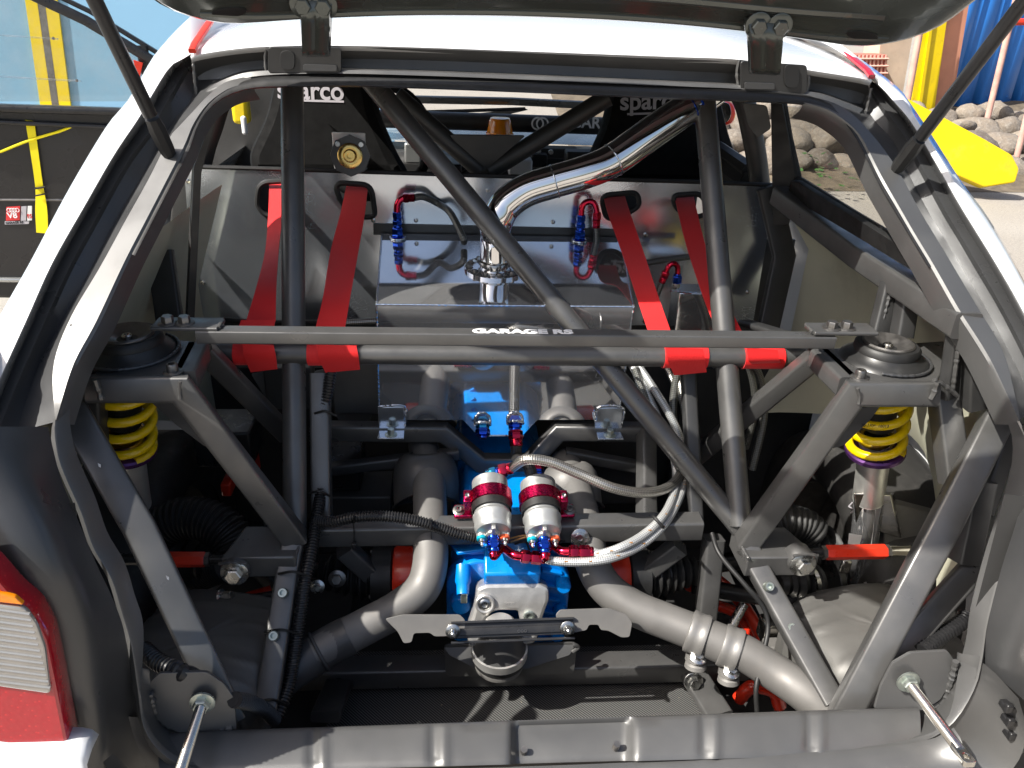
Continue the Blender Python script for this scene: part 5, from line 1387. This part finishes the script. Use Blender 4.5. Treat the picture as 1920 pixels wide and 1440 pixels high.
# right hub carrier, arms
part('hub_carrier', hexa([at(1660, 940, .46), at(1745, 962, .48), at(1735, 1045, .50), at(1655, 1030, .48), at(1662, 930, .49), at(1748, 952, .51), at(1738, 1036, .53), at(1658, 1020, .51)]), 'exhaust', bevel=.004)
part('control_arm', tube(ats(((1300, 1098, .50), (1420, 1118, .48), (1520, 1125, .46), (1600, 1128, .45))), .0165, 14, spline=6), 'plastic', label='black tubular control arm')
part('control_arm', tube(ats(((545, 1118, .46), (470, 1130, .44), (400, 1138, .43), (300, 1140, .42))), .0155, 14, spline=6), 'plastic', label='black tubular control arm')
for pts, r in ((((1290, 1100, .56), (1312, 1078, .55), (1345, 1088, .54), (1390, 1130, .52), (1420, 1180, .50), (1432, 1215, .49)), .013), (((1330, 1130, .56), (1380, 1150, .54), (1410, 1190, .52)), .012),
               (((1385, 1310, .35), (1410, 1288, .34), (1450, 1296, .33), (1462, 1325, .32)), .013), (((405, 1165, .48), (450, 1130, .50), (510, 1110, .52)), .014), (((430, 1190, .47), (455, 1165, .49), (475, 1150, .50)), .018)):
    part('subframe_arm', tube(ats(pts), r, 12, spline=8), 'redpaint', label='red painted subframe arm')
part('subframe_arm', plate_px([[(1376, 1165), (1400, 1150), (1432, 1215), (1412, 1200)]], (0, .50, 0), (0, -1, .2), .01, .004), 'redpaint')
part('link', tube(ats(((1395, 1132, .50), (1370, 1178, .47))), .010, 12), 'zinc'); part('link', tube(ats(((446, 1125, .45), (490, 1205, .42))), .010, 12), 'plastic')
# ribbed air ducts
part('air_duct', corrugated(ats(((272, 1035, .52), (292, 1000, .54), (340, 972, .55), (395, 978, .54), (432, 1005, .52), (448, 1040, .50))), .038, .010, .06, 20), 'rubber', label='black ribbed air duct')
part('air_duct', corrugated(ats(((372, 1080, .56), (400, 1068, .54), (430, 1060, .50))), .03, .010, .06, 20), 'rubber')
part('air_duct', corrugated(ats(((1442, 985, .55), (1470, 978, .55), (1505, 985, .55), (1530, 1005, .54))), .034, .010, .06, 20), 'rubber', label='black ribbed air duct')
for x, y, Y_ in ((1470, 1093, .47), (1502, 1095, .47)):
    part('axle_boot', lathe(at(x, y, Y_), (1, .1, 0), [(-.01, .018), (.0, .024), (.008, .022), (.014, .03), (.02, .028), (.028, .038), (.036, .036)], 24), 'rubber')
part('boot_clamp', lathe(at(1516, 1093, .47), (1, .1, 0), [(0, .030), (.001, .033), (.009, .033), (.010, .030)], 28), 'zinc')
part('brake_disc', lathe(at(1545, 1088, .50), (1, .1, 0), [(0, .06), (.002, .062), (.012, .062), (.014, .06)], 40), 'plastic')
# cluster of small brackets in the lower right of the bay
for x, y, Y_, sz, mt in ((1440, 1180, .44, (.03, .04, .05), 'steel'), (1450, 1215, .40, (.04, .03, .03), 'exhaust'), (1405, 1232, .33, (.016, .016, .03), 'steel'), (1585, 1062, .44, (.02, .01, .03), 'steel'), (640, 870, .75, (.09, .12, .06), 'plastic'), (430, 820, .72, (.11, .10, .08), 'plastic'), (460, 870, .74, (.05, .05, .05), 'redpaint'), (430, 905, .70, (.02, .06, .03), 'redpaint'), (680, 925, .72, (.13, .1, .05), 'cage_dark'), (1150, 905, .78, (.16, .1, .05), 'cage_dark'), (680, 720, .80, (.12, .05, .12), 'exhaust'), (545, 720, .85, (.1, .05, .1), 'exhaust_dark')):
    part('bracket', box(at(x, y, Y_), sz), mt, bevel=.004)
bolt(at(595, 1100, .42), (0, -1, .4), .008, .008, gear, 'zinc'); bolt(at(632, 1085, .45), (0, -1, .4), .010, .008, gear, 'boltgrey'); bolt(at(415, 1118, .40), (1, -.2, .3), .008, .02, gear, 'zinc')
bolt(at(1300, 1278, .33), (0, -1, .4), .011, .012, exR, 'zinc'); bolt(at(1098, 1011, .428), (0, -1, .4), .005, .004, gear, 'zinc')

# ------------------------------------------------------------------ wiring loom
lm = part('wiring_loom', corrugated(ats(((640, 640, .60), (622, 690, .585), (612, 745, .57), (594, 790, .56), (592, 830, .545), (606, 862, .53), (602, 920, .49), (594, 970, .445), (584, 1030, .39), (572, 1090, .345), (560, 1170, .30), (550, 1240, .26), (540, 1290, .23), (520, 1345, .19))), .0098, .0052, .12, 12), 'plastic', label='black corrugated wiring loom')
part('loom_branch', corrugated(ats(((594, 975, .435), (625, 978, .42), (665, 970, .418), (720, 968, .418), (775, 975, .418), (820, 988, .415), (865, 1003, .41), (895, 1010, .41))), .0090, .0048, .12, 12), 'plastic', lm)
part('loom_branch', corrugated(ats(((440, 1312, .085), (470, 1318, .11), (498, 1332, .15), (515, 1350, .18))), .0098, .0052, .12, 12), 'plastic', lm)
part('loom_branch', corrugated(ats(((270, 1218, .15), (295, 1240, .12), (335, 1258, .10), (345, 1262, .10))), .011, .006, .12, 12), 'plastic', lm)
part('loom_branch', corrugated(ats(((1728, 1222, .13), (1760, 1196, .15), (1800, 1168, .17), (1812, 1150, .18))), .011, .006, .12, 12), 'plastic', lm)
for x, y, Y_ in ((663, 985, .416), (808, 995, .414)):
    a = at(x, y-22, Y_+.01); part('zip_tie', bar([a, at(x, y-14, Y_-.014), at(x+1, y+18, Y_+.018), at(x+1, y+40, Y_+.014)], .005, .0018, (1, 0, 0), .0005), 'rubber', lm)
    part('tie_head', box(at(x+1, y+36, Y_+.008), (.008, .008, .007)), 'plastic', lm, bevel=.001)
for (x0, y0), (x1, y1), Y_ in (((522, 1076), (578, 1080), .345), ((496, 1185), (562, 1190), .28), ((484, 1316), (540, 1322), .205), ((590, 775), (630, 780), .55), ((580, 925), (618, 930), .48)):
    part('zip_tie', tube(ats(((x0, y0, Y_-.002), ((x0+x1)/2, y0-4, Y_-.012), (x1, y1, Y_))), .0022, 6, spline=8), 'rubber', lm)
part('thin_cable', tube(ats(((1335, 1000, .42), (1350, 1040, .38), (1400, 1100, .33), (1432, 1140, .31), (1440, 1180, .29), (1428, 1240, .25), (1418, 1290, .22), (1420, 1340, .20))), .0042, 10, spline=10), 'rubber', lm)
# ------------------------------------------------------------------ cabin: seats, dash bar, screen
def seat(poly, Y_, lab):
    P0 = V((0, Y_, 0)); N_ = V((0, -1, .18)).normalized()
    st = part('racing_seat', plate_px([poly], P0, N_, .10, .03, .03), 'seat', label=lab)
    return st, P0 + N_*.0512, N_
sL, SP, SN = seat([(478, 330), (470, 290), (505, 215), (515, 165), (530, 110), (620, 95), (690, 112), (702, 165), (712, 215), (745, 290), (770, 330)], 1.22, 'black bucket seat at the left')
p = atp(522, 183, SP, SN); X_ = (atp(668, 187, SP, SN)-p).normalized(); Yx = SN.cross(X_)
part('lettering', text('sparco', .062, atp(520, 184, SP, SN), X_, Yx, .0005, .0012, .98), 'printgrey', sL)
part('underline', box(atp(595, 186, SP, SN) - Yx*.004, (.13, .001, .005), (X_, SN, Yx)), 'printgrey', sL)
sR, SP, SN = seat([(1090, 345), (1105, 290), (1128, 240), (1140, 185), (1150, 130), (1230, 105), (1320, 120), (1345, 185), (1360, 250), (1385, 320), (1390, 350)], 1.22, 'black bucket seat at the right')
p = atp(1162, 206, SP, SN); X_ = (atp(1255, 203, SP, SN)-p).normalized(); Yx = SN.cross(X_)
part('lettering', text('sparco', .062, atp(1162, 206, SP, SN), X_, Yx, .0005, .0012, 1.02), 'printgrey', sR)
part('underline', box(atp(1230, 208, SP, SN) - Yx*.0055, (.15, .001, .005), (X_, SN, Yx)), 'printgrey', sR)
for x, y, w in ((540, 262, 1), (1230, 310, 1)):
    pass
# brass swirl-pot cap on a hexagonal plate seen above the bulkhead
fx = at(657, 292, 1.02)
bp_ = part('shift_mount', lathe(fx, (0, -1, .15), [(-.004, .042), (.0, .043), (.004, .042)], 8), 'blackpaint', label='brass fitting on an eight-sided plate', sharp=20)
part('brass_ring', lathe(fx, (0, -1, .15), [(.003, .026), (.008, .026), (.010, .022), (.009, .014), (.014, .011), (.014, .006), (.006, .005)], 28), 'brass', bp_)
for k in range(4):
    a = rad(45+90*k); part('plate_screw', lathe(fx + V((.034*math.cos(a), -.004, .034*math.sin(a))), (0, -1, .15), [(0, .006), (.003, .005)], 12), 'zinc', bp_)
part('white_plate', box(fx + V((-.005, .03, .0)), (.07, .004, .085)), 'printwhite', bp_, bevel=.006)
# dash bar with lettering
db = part('dash_bar', tube([at(700, 222, 1.95), at(1240, 240, 1.95)], .028, 16), 'cage_dark', label='black cross bar lettered in white')
part('lettering', text('GARAGE RS', .048, at(1070, 238, 1.915), V((1, 0, -.02)), V((0, .2, 1)), .0005, .0012, 1.0), 'printwhite', db)
for k in range(2):
    part('ring_emblem', tube(ringp(at(1008+k*9, 232, 1.915), (0, -1, 0), .018, 24), .003, 6), 'printwhite', db)
part('scuttle', loft([[at(680, 262, 1.90), at(960, 268, 1.90), at(1260, 278, 1.90)], [at(680, 246, 2.02), at(960, 250, 2.02), at(1260, 258, 2.02)], [at(680, 232, 2.15), at(960, 236, 2.15), at(1260, 244, 2.15)]], 12), 'silver_trim')
part('dashboard', box((CX, 1.95, .88), (1.35, .25, .30)), 'cage_dark', bevel=.03)
part('cabin_floor', box((CX, 1.6, .25), (1.4, 1.5, .02)), 'under')
part('bonnet', loft([[V((CX-.7, 2.2, 1.02)), V((CX, 2.2, 1.05)), V((CX+.7, 2.2, 1.02))], [V((CX-.7, 2.8, .98)), V((CX, 2.8, 1.01)), V((CX+.7, 2.8, .98))], [V((CX-.65, 3.3, .85)), V((CX, 3.3, .88)), V((CX+.65, 3.3, .85))]], 12), 'white')
ws = part('windscreen', loft([[V((CX-.62, 2.2, 1.02)), V((CX, 2.25, 1.04)), V((CX+.62, 2.2, 1.02))], [V((CX-.54, 1.85, 1.36)), V((CX, 1.90, 1.385)), V((CX+.54, 1.85, 1.36))]], 12), 'glass')
part('sun_strip', loft([[V((CX-.565, 1.93, 1.275)), V((CX, 1.98, 1.30)), V((CX+.565, 1.93, 1.275))], [V((CX-.545, 1.84, 1.37)), V((CX, 1.89, 1.39)), V((CX+.545, 1.84, 1.37))]], 12), 'cage_dark', ws)
part('screen_rail', tube([at(760, 186, 1.9), at(960, 190, 1.9), at(1160, 200, 1.9)], .012, 8), 'silver_trim', ws)
part('wiper', tube(ats(((640, 214, 2.0), (860, 208, 2.05), (985, 204, 2.05))), .006, 6, spline=4), 'rubber', ws)
part('wiper', plate_px([[(880, 214), (985, 203), (990, 206), (930, 220)]], (0, 2.1, 0), (0, -1, 0), .004), 'rubber', ws)
for s in (-1, 1):
    part('screen_pillar', tube([V((CX+s*.66, 2.25, 1.0)), V((CX+s*.57, 1.85, 1.37))], .035, 10), 'cage_dark')
part('steering_wheel', tube(ringp(at(700, 262, 1.62), (0, -.9, .4), .16, 36), .014, 10), 'seat', label='black steering wheel behind the left seat')
for x, y, Y_, sz, mt in ((1010, 300, 1.75, (.05, .05, .04), 'plastic'), (1035, 285, 1.8, (.16, .06, .03), 'cage_dark'), (975, 312, 1.7, (.07, .06, .05), 'printwhite'), (1090, 298, 1.7, (.10, .06, .05), 'cage_dark'), (775, 285, 1.7, (.05, .05, .06), 'silver_trim'), (458, 235, 1.6, (.015, .015, .05), 'printwhite'), (845, 305, 1.5, (.06, .2, .03), 'plastic')):
    part('cabin_box', box(at(x, y, Y_), sz), mt, bevel=.006)
for x, y in ((1010, 284), (1033, 285)):
    part('dash_screw', lathe(at(x, y, 1.74), (0, -1, .3), [(0, .008), (.004, .006)], 10), 'zinc')
part('kick_panel', box((-.80, 2.02, .95), (.34, .12, .62)), 'cage_dark', bevel=.04)
part('yellow_bottle', box(at(452, 203, 1.9), (.05, .05, .09)), 'yellow', bevel=.012)
part('gear_gaiter', corrugated([at(860, 300, 1.5), at(872, 318, 1.5)], .035, .012, .1, 14), 'rubber')
bc = at(937, 251, 1.86)
bcn = obj('beacon', lathe(bc - V((0, 0, .004)), (0, 0, 1), [(0, .044), (.006, .044), (.008, .041), (.045, .034), (.052, .030), (.054, .0)], 28), 'amber')
tag(bcn, 'amber domed beacon lens standing in front of the dark cross bar', 'beacon')

# right side: window, pillar, mirror
WX0 = at(1493, 338, .98); WX1 = at(1742, 492, .45); WX2 = at(1466, 196, 1.02)
WNn = (WX1-WX0).cross(WX2-WX0).normalized()
qg = part('quarter_window', plate_px([[(1462, 198), (1560, 205), (1625, 260), (1752, 500), (1495, 340)]], WX0, WNn, .004), 'lexan', label='hazy plastic quarter window at the right')
part('window_seal', tube([atp(x, y, WX0, WNn) for x, y in ((1466, 190), (1478, 260), (1496, 338), (1600, 404), (1710, 471))], .0105, 8), 'rubber', qg)
part('window_sill', plate_px([[(1488, 338), (1500, 340), (1716, 474), (1722, 508), (1480, 365)]], WX0 - V((.03, 0, .0)), WNn, .01), 'rubber', qg)
part('door_pillar', plate_px([[(1446, 180), (1466, 185), (1494, 338), (1480, 420), (1450, 420)]], (.55, 1.02, 0), (-.5, -1, 0), .02, .004), 'rubber', label='black door pillar at the right')
part('pillar_left', plate_px([[(348, 615), (362, 310), (392, 230), (400, 232), (376, 320), (362, 615)]], (0, 1.05, 0), (.5, -1, 0), .02, .004), 'cage_dark')
part('door_rail', tube([at(1345, 278, 1.35), at(1406, 320, 1.14)], .02, 8), 'cage_dark')
part('door_rail', tube([at(1345, 300, 1.35), at(1410, 345, 1.14)], .035, 8), 'cage_dark')
mp_, mn_ = at(1358, 215, 1.75), V((-.2, -1, .05)).normalized()
mr = part('door_mirror', plate_px([[(1318, 188), (1374, 190), (1379, 215), (1372, 232), (1350, 237), (1318, 236)]], mp_, mn_, .05, .02, .012), 'redpaint', label='red framed door mirror at the right')
part('mirror_glass', plate_px([[(1320, 191), (1368, 192), (1372, 214), (1365, 229), (1348, 233), (1320, 232)]], mp_ + mn_*.0265, mn_, .003, .015), 'chrome', mr)

# ------------------------------------------------------------------ open left door
DP, DN = V((-1.2, 1.6, 0)), V((.22, -.97, .05)).normalized()
def dpl(x, y, off=0): return atp(x, y, DP + DN*off, DN)
door = part('door', plate_px([[(-140, 190), (250, 205), (225, 560), (-140, 552)]], DP, DN, .05, .02, .01), 'door_card', label='black stripped inside of the open left door')
part('door_beam', sweep([dpl(-140, 198, .03), dpl(260, 210, .03)], rrect(.02, .05, .008), DN), 'plastic', door)
part('door_beam', sweep([dpl(-140, 222, .032), dpl(260, 240, .032)], rrect(.012, .03, .005), DN), 'plastic', door)
part('door_crease', tube([dpl(-140, 374, .026), dpl(150, 375, .026)], .0035, 6), 'boltgrey', door)
part('door_foot', sweep([dpl(-140, 522, .03), dpl(150, 526, .03)], rrect(.012, .022, .004), DN), 'silver_trim', door)
part('window_frame', bar([dpl(-120, -90), dpl(50, -14), dpl(160, 38), dpl(300, 122)], .026, .03, DN, .006), 'plastic', door)
part('window_frame', bar([dpl(-120, -112, -.02), dpl(50, -36, -.02), dpl(170, 22, -.02), dpl(310, 108, -.02)], .012, .03, DN, .003), 'plastic', door)
part('window_frame', bar([dpl(265, 85, -.01), dpl(290, 200, -.01)], .03, .03, DN, .004), 'plastic', door)
part('red_tab', plate_px([[(250, 112), (268, 118), (262, 148), (256, 138)]], DP + DN*.02, DN, .006), 'redpaint', door)
part('side_window', plate_px([[(-120, -90), (50, -15), (290, 118), (275, 190), (-120, 190)]], DP, DN, .003), 'lexan', door)
for a, b in (((-60, 62), (108, 73)), ((-60, 140), (152, 152))):
    A_, B_ = dpl(*a, .006), dpl(*b, .006)
    part('slider_rail', bar([A_, B_], .004, .018, DN, .0008), 'clear_plastic', door)
    part('rail_screw', lathe(dpl(b[0]-8, b[1]-1, .012), DN, [(0, .004), (.003, .003)], 10), 'boltgrey', door)
part('door_strap', ribbon([dpl(47, 225, .034), dpl(56, 280, .040), dpl(66, 350, .04), dpl(66, 395, .045), dpl(68, 436, .05)], [dpl(64, 227, .034), dpl(71, 280, .040), dpl(80, 345, .04), dpl(88, 392, .045), dpl(90, 438, .05)], .003, 30), 'yellow_web', door)
part('strap_buckle', bar([dpl(66, 353, .048), dpl(86, 350, .048)], .004, .02, DN, .001, bar([dpl(67, 367, .048), dpl(87, 363, .048)], .004, .006, DN, .001)), 'plastic', door)
part('pull_cable', tube([dpl(0, 285, .035), dpl(50, 265, .04), dpl(112, 246, .036), dpl(138, 235, .03)], .0035, 8, spline=6), 'yellow_web', door)
for quad, mt in (([(12, 388), (38, 386), (37, 413), (11, 414)], 'printred'), ([(40, 387), (50, 386), (49, 414), (39, 414)], 'printgrey'), ([(52, 386), (60, 386), (60, 413), (51, 414)], 'printwhite'), ([(9, 415), (55, 415), (54, 420), (9, 421)], 'printgrey')):
    part('sticker', plate_px([quad], DP + DN*.0262, DN, .0012), mt, door)
Xd = (dpl(40, 405)-dpl(15, 406)).normalized(); Yd = DN.cross(Xd)
part('sticker_text', text('V8', .022, dpl(15, 409, .0272), Xd, Yd, .0003, .0006), 'printwhite', door)
part('sticker_text', text('RS', .016, dpl(52, 409, .0272), V(Yd)*-1 if False else Xd, Yd, .0003, .0006, .7), 'printred', door)
part('sticker_text', text('GARAGE RS', .0085, dpl(11, 420, .0272), Xd, Yd, .0003, .0003), 'rubber', door)
for k in range(4): part('ring_emblem', tube(ringp(dpl(17+k*5, 394, .0275), DN, .0052, 14), .0008, 5), 'printwhite', door)

# ------------------------------------------------------------------ beyond the car, left: blue banner with yellow stripes
bn = thing('banner', 'pale blue banner wall with two yellow stripes behind the open door', 'banner', (-3, 4.0, 0))
obj('sheet', box((-3.2, 4.03, 1.25), (5.5, .04, 2.5)), 'banner', bn)
for (a, b, c_, d_), mt in ((((46, 0), (70, 0), (95, 182), (73, 182)), 'yellow'), (((86, 20), (110, 20), (130, 182), (108, 182)), 'yellow'), (((70, 10), (87, 20), (108, 182), (95, 182)), 'boltgrey')):
    P = [at(a[0]-(8 if True else 0), a[1]-60 if a[1] < 30 else a[1], 3.995), at(b[0]-8, b[1]-60, 3.995), at(*c_, 3.995), at(*d_, 3.995)]
    dn = (P[3]-P[0]).normalized(); up_ = -dn
    A_ = [P[0] + up_*.8, P[1] + up_*.8, P[2] + dn*1.0, P[3] + dn*1.0]
    obj('stripe', hexa([p + V((0, .012, 0)) for p in A_] + A_), mt, bn)

# ------------------------------------------------------------------ beyond the car, right
ct0 = atz(1765, 240, 0)
cdir = V((1, .35, 0)).normalized(); cn = V((cdir.y, -cdir.x, 0))
cb = thing('container', 'bright blue corrugated steel container behind the boulders', 'container', (6.9, 9.6, 0))
o0 = at(1752, 235, 8.6); o0.z = 0
prof = []
mbc = MB(); vs = []; fs = []
k = 0; x = 0
while x < 5.0:
    for dx, dy in ((0, 0), (.16, 0), (.20, .045), (.30, .045), (.34, 0)):
        p = o0 + cdir*(x+dx) - cn*(dy - .0)
        vs += [p, p + V((0, 0, 3.0))]
    x += .34
for i in range(0, len(vs)-2, 2): fs.append((i, i+2, i+3, i+1))
pnl = obj('corrugated_wall', mbc.add(vs, fs), 'blue_sheet', cb, sharp=20); solid(pnl, .01, 1)
for i in range(10):
    obj('wall_screw', lathe(o0 + cdir*(.08+.34*i) + cn*.0 + V((0, 0, .55)) - cn*-.001, cn, [(0, .012), (.012, .010)], 8), 'blue_sheet', cb)
bd = thing('board', 'weathered salmon timber board standing at the container corner', 'board', tuple(o0))
q0 = at(1752, 200, 8.4); q1 = at(1792, 205, 8.4); t0 = at(1778, -60, 8.4); t1 = at(1812, -60, 8.4)
def slab(P, th=.05): return hexa([p + V((0, th, 0)) for p in P] + list(P))
obj('plank', slab([V((q0.x, 8.4, 0)), V((q1.x, 8.4, 0)), t1 + V((0, 0, .8)), t0 + V((0, 0, .8))]), 'orange_board', bd)
yb_ = thing('yellow_door_leaf', 'tall yellow steel panel between the salmon board and the plaster pillar', 'panel', (o0.x-.8, 8.3, 0))
P = [at(1708, 200, 8.3), at(1752, 205, 8.3), at(1782, -10, 8.3), at(1738, -10, 8.3)]
P[0] = P[0] + (P[0]-P[3])*.35; P[1] = P[1] + (P[1]-P[2])*.35; P[2] = P[2] + (P[2]-P[1])*.4; P[3] = P[3] + (P[3]-P[0])*.4
for p in P[:2]: p.z = max(p.z, .0)
obj('leaf_panel', slab(P), 'yellow', yb_); obj('leaf_rib', slab([P[0].lerp(P[1], .25) - V((0, .03, 0)), P[0].lerp(P[1], .38) - V((0, .03, 0)), P[3].lerp(P[2], .38) - V((0, .03, 0)), P[3].lerp(P[2], .25) - V((0, .03, 0))], .03), 'yellow', yb_)
def pole(a, b, Y_, r, mat, lab):
    A_, B_ = at(*a, Y_), at(*b, Y_)
    o = obj('pole', tube([A_, B_ + (B_-A_)*.6], r, 10), mat); tag(o, lab, 'pole'); return o
pole((1699, 205), (1728, 40), 8.1, .035, 'pink', 'pale pink pole leaning in front of the yellow panel')
pole((1846, 245), (1906, -5), 7.8, .032, 'pink', 'thin peeling pink pole leaning against the blue container')
pole((1905, 300), (1935, 180), 7.0, .030, 'pink', 'short pink pole beside the boulders at the right edge')
o = obj('pole', tube([at(1890, 42, 8.0), at(1990, 38, 8.0)], .035, 10), 'redpaint'); tag(o, 'horizontal red bar high on the blue container', 'pole')
pw = thing('pillar', 'stained plaster pillar behind the roof at the right', 'pillar', (5.6, 9.0, 0))
P = [at(1650, 220, 9.0), at(1696, 225, 9.0), at(1720, -20, 9.0), at(1655, -20, 9.0)]
obj('shaft', slab([P[0] - V((0, 0, 1)), P[1] - V((0, 0, 1)), P[2] + V((0, 0, .5)), P[3] + V((0, 0, .5))], .4), 'plaster', pw)
cg = thing('crate', 'small red mesh crate beside the plaster pillar', 'crate', tuple(at(1630, 150, 8.8)))
P = [at(1590, 170, 8.8), at(1660, 170, 8.8), at(1664, 103, 8.8), at(1600, 103, 8.8)]
obj('crate_body', slab(P, .3), 'mesh_red', cg)
for k in range(9):
    u = (k+.5)/9
    obj('wire', tube([P[0].lerp(P[1], u) - V((0, .015, 0)), P[3].lerp(P[2], u) - V((0, .015, 0))], .012, 5), 'pink', cg)
for k in range(5):
    u = (k+.5)/5
    obj('wire', tube([P[0].lerp(P[3], u) - V((0, .03, 0)), P[1].lerp(P[2], u) - V((0, .03, 0))], .012, 5), 'pink', cg)
# yellow bucket blade lying on the ground
YB, YN = V((0, 6.5, 0)), V((-.15, -1, .35)).normalized()
yl = obj('loader_blade', plate_px([[(1640, 165), (1700, 188), (1752, 215), (1840, 262), (1892, 292), (1905, 318), (1898, 343), (1840, 352), (1790, 330), (1640, 300)]], YB, YN, .10, .02, .012), 'blade_yellow')
tag(yl, 'yellow steel loader blade lying in front of the boulders', 'blade')

# boulders
def boulder(c_, r, seed):
    bm = bmesh.new(); bmesh.ops.create_icosphere(bm, subdivisions=3, radius=1)
    rs = random.Random(seed); sc = V((rs.uniform(1.0, 1.45), rs.uniform(.8, 1.1), rs.uniform(.6, .85))); off = V((seed*3.1, seed*1.7, 0))
    rz = Matrix.Rotation(rs.uniform(0, 6.3), 3, 'Z') @ Matrix.Rotation(rs.uniform(-.4, .4), 3, 'X')
    vs = []
    for v in bm.verts:
        p = v.co.copy(); k = 1 + .32*noise.noise(p*.9 + off) + .10*noise.noise(p*2.4 + off)
        p = V((p.x*sc.x, p.y*sc.y, p.z*sc.z))*k*r
        vs.append(c_ + rz @ p)
    fs = [tuple(v.index for v in f.verts) for f in bm.faces]; bm.free()
    return MB().add(vs, fs)
rs = random.Random(3); nb = 0
looks = ['large', 'rounded', 'flat', 'squat', 'pale', 'dark', 'broad', 'lumpy']
rows = []
for row in range(4):
    y_ = 6.6 + row*.34; z_ = .06 + row*.12
    x_ = 1.5 + (row % 2)*.2
    while x_ < 8.6:
        r_ = rs.uniform(.13, .24); rows.append((row, x_ + r_, y_ + (x_-2)*.12 + rs.uniform(-.1, .1), z_ + rs.uniform(-.05, .07), r_)); x_ += r_*1.75
def proj(p):
    v = p - CAM; z = v.dot(_f); return 960+FPX*v.dot(RT)/z, 720-FPX*v.dot(UP)/z
ordn = ['first', 'second', 'third', 'fourth', 'fifth', 'sixth', 'seventh', 'eighth', 'ninth', 'tenth', 'eleventh', 'twelfth', 'thirteenth', 'fourteenth', 'fifteenth', 'sixteenth', 'seventeenth', 'eighteenth', 'nineteenth', 'twentieth']
cnt = {}
for i, (row, x_, y_, z_, r_) in enumerate(rows):
    o = obj('boulder', boulder(V((x_, y_, z_)), r_, i+1), 'rock', sharp=180)
    px, py = proj(V((x_, y_, z_)))
    w = 'behind the right door window' if px < 1440 else ('behind the quarter window' if px < 1640 else ('behind the yellow blade' if px < 1830 else 'below the blue container'))
    hgt = ('bottom', 'second', 'third', 'top')[row]
    k = cnt.get((w, row), 0); cnt[(w, row)] = k+1
    tag(o, 'river boulder %s, %s from left in the %s row' % (w, ordn[k], hgt), 'boulder', 'boulders heaped along the yard edge')
# dirt strip with moss and weeds at the foot of the heap
st_ = obj('dirt_bank', loft([[V((1, 5.9, .004)), V((4, 6.1, .004)), V((9, 6.4, .004))], [V((1, 6.4, .06)), V((4, 6.6, .06)), V((9, 6.9, .06))], [V((1, 9, .5)), V((4, 9, .5)), V((9, 9, .5))]], 20), 'under'); st_['kind'] = 'structure'
mk('soil', (.12, .095, .065), .9, 0, .4, 9, .5, 40); st_.data.materials[0] = MT['soil']
lv = MB(); rl_ = random.Random(5)
for px, py, n_ in ((1530, 312, 10), (1625, 318, 10), (1640, 345, 16), (1520, 338, 8), (1650, 350, 10), (1560, 345, 8)):
    c_ = atz(px, py, .12)
    for k in range(n_):
        p = c_ + V((rl_.uniform(-.14, .14), rl_.uniform(-.1, .1), rl_.uniform(-.05, .14))); a = rl_.uniform(0, 6.28); s_ = rl_.uniform(.04, .075)
        d = V((math.cos(a), math.sin(a), rl_.uniform(-.2, .6))).normalized(); e = d.cross(V((0, 0, 1))).normalized()
        lv.add([p, p + d*s_*.5 + e*s_*.4, p + d*s_, p + d*s_*.5 - e*s_*.4, p + d*s_*.5 + V((0, 0, -.008))], [(0, 1, 4), (1, 2, 4), (2, 3, 4), (3, 0, 4)])
wd = obj('weeds', lv, 'leaf', kind='stuff'); wd['label'] = 'small green weeds at the foot of the boulders'; wd['category'] = 'weeds'
